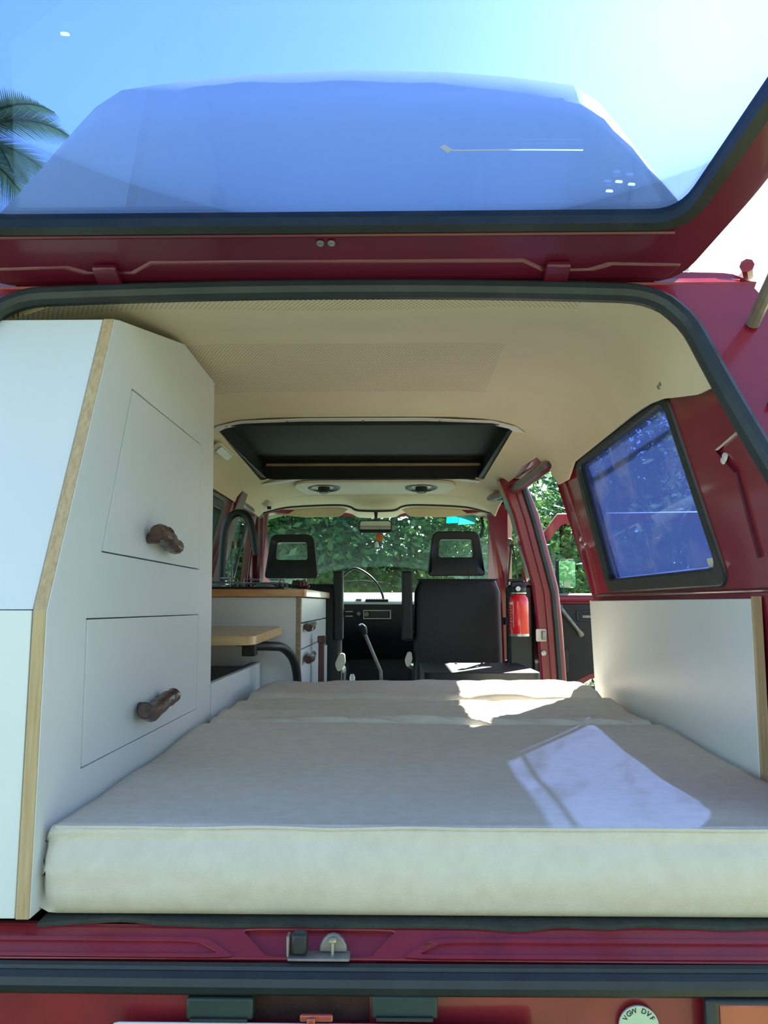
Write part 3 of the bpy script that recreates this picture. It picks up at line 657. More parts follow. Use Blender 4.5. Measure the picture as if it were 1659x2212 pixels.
# main mattress: upright front face built explicitly
def mattress():
    g = G(); rings = []
    x0, x1, y0, y1 = -.365, .738, -.012, .80
    prof = []                                     # (y, z) outline of the side, from bottom front over the top to the back
    zt0, zb0 = .927, .811
    for k in range(10): prof.append((y0 + .004 - .012 * math.sin(math.pi * k / 9), zb0 + .012 + (zt0 - .026 - zb0) * k / 9))
    for k in range(1, 6): a = k / 6 * math.pi / 2; prof.append((y0 + .016 - .014 * math.cos(a) , zt0 - .014 + .014 * math.sin(a) ))
    for k in range(0, 40): y = y0 + .018 + (y1 - .022 - y0 - .018) * k / 39; prof.append((y, bedz(y) + .005))
    for k in range(1, 5): a = k / 5 * math.pi / 2; prof.append((y1 - .022 + .022 * math.sin(a), bedz(y1) + .005 - .022 * (1 - math.cos(a))))
    prof += [(y1, .85), (.4, .828), (y0 + .03, zb0), (y0 + .01, zb0 + .002)]
    N = 90
    for i in range(N + 1):
        x = x0 + (x1 - x0) * i / N; ed = min(x - x0, x1 - x)
        r = .025; di = r - math.sqrt(max(0, r * r - max(0, r - ed) ** 2)) if ed < r else 0
        ring = []
        for n_, (y, z) in enumerate(prof):
            wv = .0035 * noise.noise(V((x * 3, y * 5, 2))) + .0015 * noise.noise(V((x * 11, y * 13, z * 20)))
            if n_ < 15:                           # front face: soft horizontal creases near the left corner
                wv += .004 * noise.noise(V((x * 3, 5, z * 45))) * math.exp(-(x - x0) / .16) * 2
                wv += .0025 * noise.noise(V((x * 4, 9, z * 30)))
                ring.append(V((x, y - wv + di * .9, z - (di if z > .87 else -di) * .6)))
            else:
                sag = -.006 * math.exp(-((y - .40) / .3) ** 2)
                cr = .004 * noise.noise(V((x * 5, y * 22, 7))) * math.exp(-(y1 - y) / .12)
                ring.append(V((x, min(y, y1 - di * .3), z - di + wv + sag + cr if n_ < len(prof) - 4 else z + di * .3)))
        rings.append(ring)
    o = g.loft(rings).obj('mattress', 'canvas', smooth=60)
    tag(o, 'large beige canvas mattress lying at the open back of the van', 'mattress')
    # piped seam along the top front edge
    G().tube([V((x0 + .02 + (x1 - x0 - .04) * k / 40, y0 + .004 + .002 * noise.noise(V((k * .3, 1, 1))), zt0 - .003 + .002 * noise.noise(V((k * .25, 2, 5))))) for k in range(41)], .0022, 6).obj('seam', 'canvas', o)
mattress()
cushion('bed_cushion', -.352, .72, .806, 1.19, lambda y: .848, lambda y: bedz(y) + .006, .022, .010, 3.1, 'creased beige canvas cushion between the mattress and the raised head cushion', fold=.02, skew=lambda y: .03 * (y - .8))
cushion('bed_cushion', -.33, .70, 1.198, 1.56, lambda y: .848, lambda y: bedz(y) + .012 + .012 * math.sin((y - 1.19) / .37 * math.pi), .024, .006, 8.4, 'beige canvas head cushion in front of the cab seats, sunlit on the door side', fold=.014, skew=lambda y: .10 * (y - 1.19))

# ================================================================= tall white cabinet
XF = -.365
cab = thing('tall_cabinet', (-.55, .45, .81), 'tall white cabinet with log handles along the left wall', 'cabinet')
out = [(-.028, .815), (-.022, 1.21), (.182, 1.697), (.20, 1.702), (.61, 1.772), (.90, 1.772), (.948, .815)]
up = [(.284, 1.60), (.171, 1.304), (.792, 1.302), (.775, 1.60)]
lo = [(.121, 1.195), (.124, .975), (.800, .973), (.796, 1.192)]
def grow(poly, k):
    c = V((sum(p[0] for p in poly) / 4, sum(p[1] for p in poly) / 4)); return [tuple(V(p) + (V(p) - c).normalized() * k) for p in poly]
# far edge cut to match the top corner
out = [(-.028, .815), (-.022, 1.21), (.182, 1.695), (.205, 1.702), (.61, 1.796), (.90, 1.79), (.945, .93), (.948, .815)]
G().sheet(out, [grow(up, .006), grow(lo, .006)], lambda y, z: (XF, y, z), -.018, .2).obj('side_panel', 'white_board', cab, smooth=20, bevel=.0008)
def edge(a, b):                                  # bare plywood edge facing the back of the van
    g = G(); pts = [V((XF - .001, a[0] - .002, a[1])), V((XF - .018, a[0] - .002, a[1])), V((XF - .018, b[0] - .002, b[1])), V((XF - .001, b[0] - .002, b[1]))]
    return g.prism(pts, (0, .004, 0))
edge(out[0], out[1]).obj('plywood_edge', 'ply_edge', cab); edge(out[1], out[2]).obj('plywood_edge', 'ply_edge', cab)
def doorpart(poly, h0, h1, seed):
    d = G().sheet(poly, [], lambda y, z: (XF, y, z), -.016, 0).obj('cabinet_door', 'white_board', cab, smooth=20, bevel=.0006)
    a, b = V(h0), V(h1); path = []; rad = []
    for k in range(15):
        t = k / 14; p = a.lerp(b, t) + V((.006 * math.sin(t * 3.3 + seed), 0, .009 * math.sin(t * 4.2 + seed) + .004 * noise.noise(V((t * 6, seed, 0)))))
        path.append(p); rad.append(.0155 + .0025 * noise.noise(V((t * 9, seed, 3))) + (.003 if abs(t - .28) < .06 else 0))
    g = G().tube(path, rad, 12)
    for t in (.18, .82):
        q = a.lerp(b, t); g.tube([q, V((XF, q.y, q.z))], .011, 8)
    g.obj('handle', 'bark', d, bevel=.002)['label'] = 'short dark varnished log handle'
hx = XF + .023
doorpart(up, P(334, 1160, 'x', hx), P(388, 1173, 'x', hx), 1.0)
doorpart(lo, P(314, 1534, 'x', hx), P(374, 1510, 'x', hx), 3.2)
bx = XF - .020
def rpanel(a, b, x1, name):
    n = V((0, a[1] - b[1], b[0] - a[0])).normalized()
    pts = [V((bx, a[0], a[1])), V((x1[0], a[0], a[1])), V((x1[1], b[0], b[1])), V((bx, b[0], b[1]))]
    return G().prism(pts, (0, .016, 0)).obj(name, 'white_board', cab, smooth=20, bevel=.001)
rpanel((-.028, .815), (-.0235, 1.2105), (-.69, -.69), 'rear_panel')
rpanel((-.0215, 1.2115), (.182, 1.695), (-.685, -.575), 'rear_panel')
G().box((-.74, .93, .815), (bx + .004, .945, 1.60)).obj('end_panel', 'white_board', cab)
G().prism([V((-.60, .20, 1.69)), V((-.60, .61, 1.765)), V((-.60, .90, 1.765)), V((-.60, .90, 1.75)), V((-.60, .61, 1.75)), V((-.60, .20, 1.675))], (.215, 0, 0)).obj('top_panel', 'white_board', cab)
G().box((-.72, .0, .815), (bx, .93, .83)).obj('bottom_panel', 'white_board', cab)

# low bench box between the cabinet and the kitchen unit
be = thing('bench_box', (-.5, 1.3, .50), 'low white bench box with a dark top beside the bed cushions', 'bench')
bz = .5 * (P(456, 1480, 'x', XF).z + P(562, 1428, 'x', XF).z)
G().box((XF - .012, .95, .50), (XF + .002, 1.665, bz)).obj('front_panel', 'white_board', be, bevel=.001)
G().box((XF - .028, .95, bz - .012), (XF - .012, 1.665, bz + .001)).obj('lip', 'dark_shelf', be)
G().box((-.725, .95, bz - .026), (XF - .028, 1.665, bz - .012)).obj('seat_board', 'dark_shelf', be)
G().box((-.745, .95, .50), (-.735, 1.665, bz)).obj('back_panel', 'white_board', be)

# ================================================================= kitchen unit
KY0, KY1, KX = 1.675, 2.45, None
kx = P(650, 1380, 'y', KY0).x; KX = kx
fx = kx
ky1 = P(705, 1380, 'x', kx).y
KY1 = min(ky1, 2.63)
kz = P(640, 1290, 'y', KY0).z
ku = thing('kitchen_unit', (-.5, 2.1, .50), 'white kitchen drawer unit under the wooden worktop', 'kitchen unit')
G().box((-.715, KY0, .50), (kx - .018, KY0 + .016, kz)).obj('end_panel', 'white_board', ku, bevel=.001)
G().box((kx - .018, KY0 - .001, .50), (kx - .002, KY0 + .016, kz)).obj('panel_edge', 'wood_raw', ku)
G().box((-.715, KY1 - .016, .50), (kx - .018, KY1, kz)).obj('end_panel', 'white_board', ku)
G().box((-.715, KY0 + .016, .50), (-.705, KY1 - .016, kz)).obj('back_panel', 'white_board', ku)
z1 = P(650, 1345, 'x', kx).z; z2 = P(650, 1402, 'x', kx).z
for za, zb_, kn in ((kz - .002, z1, None), (z1 - .005, z2, (678, 1353)), (z2 - .005, .56, (677, 1421))):
    d = G().box((kx - .018, KY0 + .018, zb_), (kx, KY1 - .002, za)).obj('drawer', 'white_board', ku, bevel=.001)
    if kn:
        c = P(kn[0] - 8, kn[1], 'x', kx + .02); g = G()
        g.tube([c + V((.0, -.05, -.004)), c + V((.006, -.01, 0)), c + V((.004, .05, .004)), c + V((0, .13, .006))], [.014, .016, .013, .011], 10)
        g.tube([c + V((0, .02, 0)), V((kx - .002, c.y + .02, c.z))], .008, 8)
        g.obj('knob', 'bark', d)['label'] = 'varnished twig drawer knob'
wt = thing('worktop', (-.5, 2.1, kz), 'varnished wooden worktop on the kitchen unit', 'worktop')
wz = P(560, 1273, 'y', KY0 - .02).z
G().sheet(rpoly([(-.715, KY0 - .02), (kx + .018, KY0 - .02), (kx + .018, KY1 + .01), (-.715, KY1 + .01)], [0, .02, .02, 0], 4), [], lambda x, y: (x, y, kz + .001), wz - kz, 0).obj('board', 'wood', wt, bevel=.004)
# gas hob on the worktop
hy0, hy1 = KY0 + .10, KY0 + .52; hx0, hx1 = -.70, -.30
hob = thing('gas_hob', (-.5, hy0, wz + .002), 'black gas hob with wire pan supports on the worktop', 'hob')
G().box((hx0, hy0, wz + .001), (hx1, hy1, wz + .012)).obj('tray', 'black_plastic', hob, bevel=.004)
for cx, cy in ((-.58, hy0 + .14), (-.42, hy0 + .28)):
    G().lathe([(0, 0), (.045, 0), (.045, .008), (.03, .014), (0, .015)], (cx, cy, wz + .012), n=18).obj('burner', 'steel_dull', hob)
    g = G()
    for k in range(4):
        a = k * math.pi / 2 + .78; dx, dy = math.cos(a), math.sin(a)
        g.tube([V((cx + dx * .095, cy + dy * .095, wz + .01)), V((cx + dx * .095, cy + dy * .095, wz + .046)), V((cx + dx * .03, cy + dy * .03, wz + .046))], .003, 6)
    g.tube([V((cx + .095 * math.cos(k * math.pi / 12), cy + .095 * math.sin(k * math.pi / 12), wz + .030)) for k in range(24)], .003, 6, closed=True)
    g.obj('pan_support', 'steel_dull', hob)
for k in range(2): G().lathe([(0, 0), (.014, 0), (.012, .014), (0, .016)], (-.33, hy0 + .10 + .12 * k, wz + .012), n=14).obj('control_knob', 'black_plastic', hob)
# beaded dark trinket lying by the hob
c = P(648, 1272, 'y', KY0 + .06); tr = G()
for k in range(26):
    t = k / 26 * 4 * math.pi; q = V((c.x + .028 * math.cos(t) * (1 - .3 * k / 26), KY0 + .06 + .024 * math.sin(t), wz + .009 + .018 * k / 26 + .004 * random.random()))
    tr.lathe([(0, -.008), (.006, -.005), (.008, 0), (.006, .005), (0, .008)], q, n=8)
tag(tr.obj('bead_bracelet', 'bark'), 'coiled dark brown bead string lying on the worktop corner', 'beads')
# black swan-neck tap
ty = KY0 + .56
tp = thing('kitchen_tap', P(480, 1262, 'y', ty), 'tall black swan-neck tap arching above the worktop', 'tap')
pts = [P(*q, 'y', ty) for q in ((478, 1262), (481, 1190), (487, 1140), (500, 1115), (517, 1108), (535, 1118), (546, 1150), (551, 1185), (553, 1199))]
pts[0].z = wz + .001; G().tube(arc(pts, 5), .0165, 12).obj('spout', 'black_vinyl', tp)
G().lathe([(0, 0), (.03, 0), (.028, .02), (.018, .03), (0, .03)], V((pts[0].x, ty, wz)), n=16).obj('base', 'black_plastic', tp)
ck = P(505, 1243, 'y', ty + .0); G().box((ck.x - .03, ty - .015, wz + .005), (ck.x + .035, ty + .015, wz + .03)).obj('lever', 'black_plastic', tp, bevel=.006)

# folding wooden table on a bent black tube
zt_ = 1.092
tb = thing('folding_table', (-.5, 1.3, 1.05), 'small varnished wooden swing table on a bent black tube leg', 'table')
fl = [P(452, 1377, 'z', zt_), P(545, 1379, 'z', zt_), P(618, 1352, 'z', zt_), P(606, 1347, 'z', zt_), P(452, 1347, 'z', zt_)]
yA, yB = 1.17, 1.60
xr0 = P(548, 1380, 'y', yA).x; xr1 = P(612, 1350, 'y', yB).x
za = P(500, 1379, 'y', yA).z; zb2 = P(530, 1349, 'y', yB).z
zt_ = .5 * (za + zb2)
def tabtop(x, y): return (x, y, zt_ + (zb2 - za) * .6 * ((y - yA) / (yB - yA) - .5))
G().sheet(rpoly([(-.68, yA), (xr0, yA), (xr1, yB), (-.68, yB)], [.03, .05, .03, .03], 5), [], lambda x, y: V(tabtop(x, y)) - V((0, 0, .026)), .026, .1).obj('tabletop', 'wood_light', tb, bevel=.006)
ux = P(540, 1410, 'y', 1.36).x
G().box((ux - .02, 1.33, zt_ - .075), (ux + .02, 1.38, zt_ - .022)).box((ux - .04, 1.335, zt_ - .045), (ux - .016, 1.36, zt_ - .025)).obj('bracket', 'black_plastic', tb, bevel=.003)
tpn = [V((ux, 1.36, zt_ - .045)), P(585, 1396, 'y', 1.42), P(612, 1400, 'y', 1.48), P(632, 1422, 'y', 1.54), P(641, 1455, 'y', 1.58), P(642, 1500, 'y', 1.59)]
tpn.append(V((tpn[-1].x, 1.59, .80)))
G().tube(arc(tpn, 6), .0145, 12).obj('leg_tube', 'black_plastic', tb)

# ================================================================= cab seats
def seat(name, px, y, label, heads, bw, top, arm, knob, hl):
    """heads: pixel box of the headrest, bw: pixel range of the backrest, top: pixel row of its top"""
    a = P(heads[0], heads[3], 'y', y); b = P(heads[2], heads[1], 'y', y)
    cx = (a.x + b.x) / 2
    s = thing(name, (cx, y, .50), label, 'seat')
    hw = (b.x - a.x) / 2; zb_, zt2 = a.z, b.z; H = zt2 - zb_
    o = rpoly([(-hw, 0), (hw, 0), (hw * .80, H), (-hw * .80, H)], [.02, .02, .035, .035], 5)
    hz0, hz1 = H * .42, H * .82
    h = rpoly([(-hw * .60, hz0), (hw * .60, hz0), (hw * .56, hz1), (-hw * .56, hz1)], .014, 4)
    hd = G().sheet(o, [h], lambda u, v: (cx + u, y - .02 - .045 * math.exp(-((v - H * .1) / (H * .3)) ** 2) * .4, zb_ + v), -.075, .04).obj('headrest', 'black_vinyl', s, bevel=.014, seg=3)
    bl = P(bw[0], top, 'y', y + .02); br = P(bw[1], top, 'y', y + .02); zt3 = bl.z
    for u in (-.4, .4): G().tube([V((cx + u * hw * 1.2, y + .03, zt3 - .03)), V((cx + u * hw * 1.2, y + .03, zb_ + .02))], .006, 8).obj('headrest_post', 'steel', s)
    w_ = (br.x - bl.x) / 2; c2 = (br.x + bl.x) / 2
    rings = []
    for k in range(13):
        t = k / 12; z = .62 + (zt3 - .62) * t; ww = w_ * (1.03 - .06 * t); tilt = .10 * (t - 1)
        yy = y + .0 + tilt * -1 * 0 - .0
        sh = .012 * math.sin(t * math.pi)
        e = .02 if k in (0, 12) else 0
        r2 = rpoly([(-ww + e, -.005 - sh + e * .5), (ww - e, -.005 - sh + e * .5), (ww - e, .115 - e), (-ww + e, .115 - e)], .03, 4)
        rings.append([V((c2 + u, yy + v, z)) for u, v in r2])
    bk = G().loft(rings).obj('backrest', 'black_vinyl', s, smooth=50, bevel=.008)
    G().tube([V((c2 - w_ + .02, y + .002, zt3 - .004)), V((c2 + w_ - .02, y + .002, zt3 - .004))], .005, 6).obj('piping', 'rubber', bk)
    # cushion and pedestal
    G().sheet(rpoly([(c2 - w_ - .01, y + .05), (c2 + w_ + .01, y + .05), (c2 + w_ + .01, y + .55), (c2 - w_ - .01, y + .55)], .05, 5), [], lambda u, v: (u, v, .78), .13, .1).obj('seat_cushion', 'black_vinyl', s, bevel=.03, seg=3)
    G().box((c2 - w_ + .03, y + .10, .50), (c2 + w_ - .03, y + .50, .785)).obj('pedestal', 'black_plastic', s, bevel=.02)
    # folded-up armrest
    aa = P(arm[0], arm[3], 'y', y - .03); ab = P(arm[2], arm[1], 'y', y - .03)
    G().box((aa.x, y - .03, aa.z), (ab.x, y + .045, ab.z)).obj('armrest', 'black_vinyl', s, bevel=.010, seg=3)
    kk = V((aa.x * .5 + ab.x * .5, y + .02, aa.z + .03)); side = 1 if cx > 0 else -1
    G().tube([kk, kk + V((side * .06, .03, 0))], .012, 8).obj('armrest_pivot', 'steel_dull', s)
    ka = P(knob[0], knob[3], 'y', y - .02); kb = P(knob[2], knob[1], 'y', y - .02)
    kc = (ka + kb) / 2; hw2, hh2 = (kb.x - ka.x) / 2, (kb.z - ka.z) / 2
    G().sheet(rpoly([(-hw2, -hh2 * .2), (-hw2 * .2, hh2), (hw2 * .8, hh2), (hw2, -hh2 * .1), (hw2 * .1, -hh2), (-hw2 * .5, -hh2)], .012, 4), [], lambda u, v: (kc.x + u, y - .02, kc.z + v), -.05, 0).obj('recliner_lever', 'plastic_cream', s, bevel=.006, seg=3)
    G().tube([kc + V((0, .03, -hh2)), kc + V((side * .07, .06, -hh2 - .03))], .009, 8).obj('lever_pivot', 'steel_dull', s)
    return s
seat('driver_seat', 0, 2.74, 'black vinyl driver seat with open headrest behind the steering wheel', (574, 1155, 689, 1250), (577, 738), 1262, (719, 1233, 741, 1384), (723, 1412, 746, 1450), None)
seat('passenger_seat', 0, 2.62, 'black vinyl passenger seat with open headrest beside the fire extinguisher', (923, 1148, 1046, 1245), (893, 1082), 1251, (868, 1233, 891, 1384), (874, 1409, 891, 1440), None)
# small black padded box seat behind the passenger
a = P(914, 1452, 'y', 1.72); b = P(1167, 1452, 'y', 1.72)
jx0, jx1, jz = a.x, b.x, a.z
js = thing('box_seat', ((jx0 + jx1) / 2, 1.9, .50), 'black padded box seat against the back of the passenger seat', 'seat')
G().sheet(rpoly([(jx0, 1.70), (jx1, 1.70), (jx1 - .01, 2.16), (jx0 + .0, 2.16)], .03, 4), [], lambda x, y: (x, y, jz - .085), .085, .1).obj('cushion', 'black_vinyl', js, bevel=.018, seg=3)
G().box((jx0 + .02, 1.73, .50), (jx1 - .02, 2.14, jz - .085)).obj('box', 'black_plastic', js, bevel=.005)
for u in (.1, .35, .6, .85): G().lathe([(0, 0), (.006, 0), (.004, .004), (0, .005)], (jx0 + (jx1 - jx0) * u, 2.10, jz), n=8).obj('button', 'black_plastic', js)

# white lever and brown upright by the drawers
bp0, bp1 = P(688, 1377, 'y', 2.0), P(700, 1470, 'y', 2.0)
br = thing('wooden_upright', (bp0.x, 2.0, .5), 'dark brown wooden upright with a pale edge standing by the lowest drawer', 'post')
G().box((bp0.x, 1.995, .50), (bp1.x, 2.03, bp0.z)).obj('post', 'brown_wood', br, bevel=.003)
G().box((bp1.x, 1.998, .50), (bp1.x + .008, 2.03, bp0.z - .03)).obj('edge_strip', 'white_plastic', br)
G().box((bp0.x - .003, 1.985, bp0.z - .02), (bp1.x + .004, 2.035, bp0.z + .006)).obj('cap', 'brown_wood', br, bevel=.003)

# ================================================================= cab: dashboard and fittings
da = thing('dashboard', (0, 3.7, .50), 'dashboard with pale sunlit top and black face below the windscreen', 'dashboard')
DY = 3.42
zt4 = P(780, 1290, 'y', DY + .05).z; zf = P(780, 1298, 'y', DY).z
prof = [(DY, zf - .012), (DY + .02, zf + .004), (DY + .10, zf + .028), (DY + .30, 1.284), (3.76, 1.284), (3.78, 1.19), (DY + .02, zf - .03)]
G().prism([V((-.66, y, z)) for y, z in prof], (1.32, 0, 0)).obj('top', 'dash_white', da, bevel=.01)
G().prism([V((-.66, DY + .008, zf - .014)), V((-.66, DY + .0, 1.10)), V((-.66, DY + .05, 1.00)), V((-.66, DY + .16, .90)), V((-.66, 3.75, .88)), V((-.66, 3.75, 1.19))], (1.32, 0, 0)).obj('face', 'black_plastic', da, bevel=.01)
G().box((-.66, 3.72, .50), (.66, 3.76, .95)).obj('toe_board', 'black_plastic', da)
def dp(px, py): return P(px, py, 'y', DY - .004)
def dbox(name, mat, x0, y0, x1, y1, th=.012, bev=.003, par=None):
    a, b = dp(x0, y0), dp(x1, y1); return G().box((a.x, DY - th, b.z), (b.x, DY + .02, a.z)).obj(name, mat, par or da, bevel=bev)
def dtop(px, py): return P(px, py, 'z', zf + .010)
G().box((dp(793, 0).x, DY + .0, zf - .006), (dp(838, 0).x, DY + .03, zf + .010)).obj('vent_slot', 'black_plastic', da, bevel=.003)
for k in range(9):
    x = dp(794 + k * 5, 0).x; G().box((x, DY + .05, zf + .006), (x + .006, DY + .12, zf + .016)).obj('vent_rib', 'lens_grey', da)
G().box((dp(774, 0).x, DY + .01, zf + .002), (dp(785, 0).x, DY + .04, zf + .012)).obj('badge', 'steel_dull', da, bevel=.003)
ra = dbox('radio', 'black_plastic', 783, 1316, 846, 1339)
a, b = dp(785, 1318), dp(844, 1337)
G().sheet([(a.x, b.z), (b.x, b.z), (b.x, a.z), (a.x, a.z)], [[(a.x + .004, b.z + .004), (b.x - .004, b.z + .004), (b.x - .004, a.z - .004), (a.x + .004, a.z - .004)]], lambda x, z: (x, DY - .013, z), .003, 0).obj('bezel', 'steel', ra)
a, b = dp(800, 1320), dp(838, 1334); G().box((a.x, DY - .019, b.z), (b.x, DY - .011, a.z)).obj('display', 'display', ra)
G().lathe([(0, 0), (.014, 0), (.013, .012), (0, .013)], dp(792, 1327) + V((0, -.008, 0)), (0, -1, 0), 14).obj('dial', 'steel_dull', ra)
for yy in (1320, 1330): dbox('heater_slider', 'steel', 744, yy, 762, yy + 2, .016, 0)
G().lathe([(0, 0), (.012, 0), (.010, .014), (0, .015)], dp(775, 1326) + V((0, -.004, 0)), (0, -1, 0), 12).obj('switch', 'steel_dull', da)
# thin flexible cable arching over the dashboard
pts = [P(*q, 'y', DY - .02) for q in ((733, 1262), (742, 1243), (765, 1228), (790, 1238), (812, 1258), (824, 1280), (828, 1291))]
pts[-1] = V((pts[-1].x, DY + .04, zf + .012)); pts[-2].y = DY + .02
tag(G().tube(arc(pts, 5), .007, 8).obj('gooseneck_cable', 'black_plastic'), 'thin black gooseneck cable arching up from the dashboard vent', 'cable')
# steering wheel, mostly hidden behind the driver seat
sw = thing('steering_wheel', (-.40, 3.20, 1.10), 'black steering wheel in front of the driver seat', 'steering wheel')
cc = V((-.40, 3.22, 1.17)); q = Matrix.Rotation(R(-32), 3, 'X')
G().tube([cc + q @ V((.215 * math.cos(k * math.pi / 18), .215 * math.sin(k * math.pi / 18), 0)) for k in range(36)], .013, 8, closed=True).obj('rim', 'black_vinyl', sw)
for a in (0, 180, 90, 270): G().tube([cc + V((0, .02, -.03)), cc + q @ V((.21 * math.cos(R(a)), .21 * math.sin(R(a)), 0))], .013, 8).obj('spoke', 'black_plastic', sw)
G().tube([cc + V((0, .02, -.03)), V((-.40, 3.50, 1.0))], .03, 10).obj('column', 'black_plastic', sw)
# gear stick
gy = 2.95
ge = thing('gear_stick', (0, gy, .50), 'long gear stick with a shiny knob between the cab seats', 'gear stick')
k0, k1 = P(784, 1360, 'y', gy), P(822, 1450, 'y', gy - .05)
kb = V((k1.x + .02, gy - .05, .51))
G().tube([k0, k1, kb], .009, 8).obj('rod', 'steel_dull', ge)
G().lathe([(0, -.03), (.014, -.028), (.02, -.01), (.022, .008), (.016, .022), (0, .027)], k0, (-.4, 0, 1), 16).obj('knob', 'black_plastic', ge)
G().lathe([(0, .0), (.0155, .0), (.012, .010), (0, .014)], k0 + V((-.008, 0, .018)), (-.4, -.2, 1), 14).obj('knob_cap', 'chrome', ge)
G().lathe([(0, 0), (.075, 0), (.06, .05), (.03, .12), (.012, .18), (0, .18)], kb + V((-.01, 0, -.005)), n=14).obj('gaiter', 'black_vinyl', ge)
# handbrake stub and small white lever between the seats
c = P(761, 1462, 'y', 2.45)
hbk = thing('handbrake_lever', (c.x, 2.45, .5), 'small lever with a white grip rising between the seats', 'lever')
G().tube([V((c.x, 2.45, .50)), V((c.x, 2.45, c.z - .02))], .007, 8).obj('rod', 'steel_dull', hbk)
G().tube([V((c.x, 2.45, c.z - .03)), V((c.x, 2.45, c.z)), V((c.x, 2.45, c.z + .012))], [.011, .012, .007], 10).obj('grip', 'white_plastic', hbk)

# windscreen header with the two sun visors
def hz(py, y): return P(815, py, 'y', y).z
hd_y = 3.30
def vis(x0, x1, z_in, flip):
    return None
def visor(x0, x1, y, za, zb_, lab):
    s = thing('sun_visor', ((x0 + x1) / 2, y, za), lab, 'sun visor')
    n = [(x0, za), (x1, za), (x1, za - .02), (x1 - (.06 if x1 > x0 else -.06), zb_), (x0 + (x1 - x0) * .45, zb_ - .004), (x0, zb_ + .018)]
    G().sheet(rpoly(n, .02, 4), [], lambda x, z: (x, y + .35 * (z - za) * -.2, z), .016, .1).obj('flap', 'headliner_plain', s, bevel=.006)
    G().tube([V((x0, y + .01, za + .002)), V((x1, y + .01, za + .002))], .006, 8).obj('rod', 'black_plastic', s)
yv = 3.34
zA, zB = P(700, 1090, 'y', yv).z, P(700, 1116, 'y', yv).z
visor(P(597, 0, 'y', yv).x, P(762, 0, 'y', yv).x, yv, zA, zB, 'cream sun visor folded down above the driver side of the windscreen')
visor(P(1030, 0, 'y', yv).x, P(860, 0, 'y', yv).x, yv, zA, zB, 'cream sun visor folded down above the passenger side with cyan stickers below')
# shaped black-edged lip of the headliner above the windscreen
lipx = [-.66, -.60, -.50, -.34, -.20, -.14, -.09, .09, .14, .20, .34, .50, .60, .66]
lipz = [P(815, py, 'y', 3.24).z for py in (1112, 1105, 1096, 1092, 1091, 1095, 1103, 1103, 1095, 1091, 1092, 1096, 1105, 1112)]
lp_ = [V((x - .008, 3.24, z)) for x, z in zip(lipx, lipz)]
tag(G().tube(arc(lp_, 4), .007, 8).obj('trim_11', 'rubber'), None, kind='structure')
hs = G(); rings = []
for p in arc(lp_, 4):
    cz = ceil(max(-.6, min(.6, p.x)), 3.05)[2]
    rings.append([V((p.x, 3.05, cz - .001)), V((p.x, 3.15, (p.z + cz) / 2 + .006)), V((p.x, 3.24, p.z + .002)), V((p.x, 3.26, p.z + .006)), V((p.x, 3.40, p.z - .022)), V((p.x * 1.02, 3.46, p.z - .012)), V((p.x * 1.03, 3.50, 1.80)), V((p.x, 3.06, cz + .02))])
tag(hs.loft(rings).obj('trim_12', 'headliner_plain', smooth=60), None, kind='structure')
# speaker board and two speakers in the cab ceiling
sb = thing('speaker_board', (0, 2.85, 1.80), 'pale rounded board carrying two ceiling speakers above the cab', 'board')
by0, by1 = 2.70, 2.97
def cmap(d): return lambda x, y: (x, y, ceil(x, y)[2] - d)
G().sheet(densify(rpoly([(-.375, by0), (.375, by0), (.41, by0 + .12), (.36, by1), (-.36, by1), (-.41, by0 + .12)], .05, 5), .06), [], cmap(.004), -.012, .08).obj('board', 'plastic_cream', sb, bevel=.004)
for px, nm in ((700, 'above the driver seat'), (910, 'above the passenger seat')):
    c0 = P(px, 1055, 'y', 2.84); c = V((c0.x, 2.84, ceil(c0.x, 2.84)[2] - .016))
    s = thing('ceiling_speaker', c, 'round black ceiling speaker ' + nm, 'speaker')
    G().lathe([(0, 0), (.082, 0), (.082, .004), (.07, .008), (.062, .002), (.03, -.002), (0, -.002)], c, (0, -.1, -1), 28).obj('grille', 'black_plastic', s)
    G().lathe([(0, 0), (.03, 0), (.03, .022), (.022, .028), (0, .028)], c, (0, -.1, -1), 18).obj('cone', 'rubber', s)
# rear-view mirror with hanging ornament
yM = 3.22
rm = thing('rear_view_mirror', P(812, 1100, 'y', yM), 'black interior rear-view mirror hanging from the windscreen header', 'mirror')
a, b = P(775, 1151, 'y', yM), P(847, 1124, 'y', yM); mcx, mcz = (a.x + b.x) / 2, (a.z + b.z) / 2; hw, hh = (b.x - a.x) / 2, (b.z - a.z) / 2
mp_ = rpoly([(-hw, -hh), (hw, -hh), (hw * .98, hh), (-hw * .98, hh)], .016, 4)
G().sheet(mp_, [], lambda u, v: (mcx + u, yM, mcz + v), -.03, 0).obj('housing', 'black_plastic', rm, bevel=.006)
G().sheet([(u * .93, v * .86) for u, v in mp_], [], lambda u, v: (mcx + u, yM - .003 + v * .10, mcz + v), -.002, 0).obj('mirror_glass', 'mirror', rm)
G().tube([V((mcx, yM + .02, mcz)), V((mcx + .002, yM + .03, mcz + .06)), P(812, 1098, 'y', yM + .04)], [.009, .008, .014], 8).obj('stem', 'black_plastic', rm)
a = P(801, 1106, 'y', yM + .04); b = P(823, 1095, 'y', yM + .04); G().box((a.x, yM + .02, a.z), (b.x, yM + .06, b.z + .01)).obj('foot', 'black_plastic', rm, bevel=.008)
orn = thing('hanging_ornament', P(816, 1160, 'y', yM + .02), 'small orange and white trinket hanging below the rear-view mirror', 'ornament')
c = P(820, 1161, 'y', yM + .02); G().lathe([(0, -.004), (.018, -.003), (.021, 0), (.018, .003), (0, .004)], c, (.2, -1, 0), 18).obj('disc', 'orange', orn)
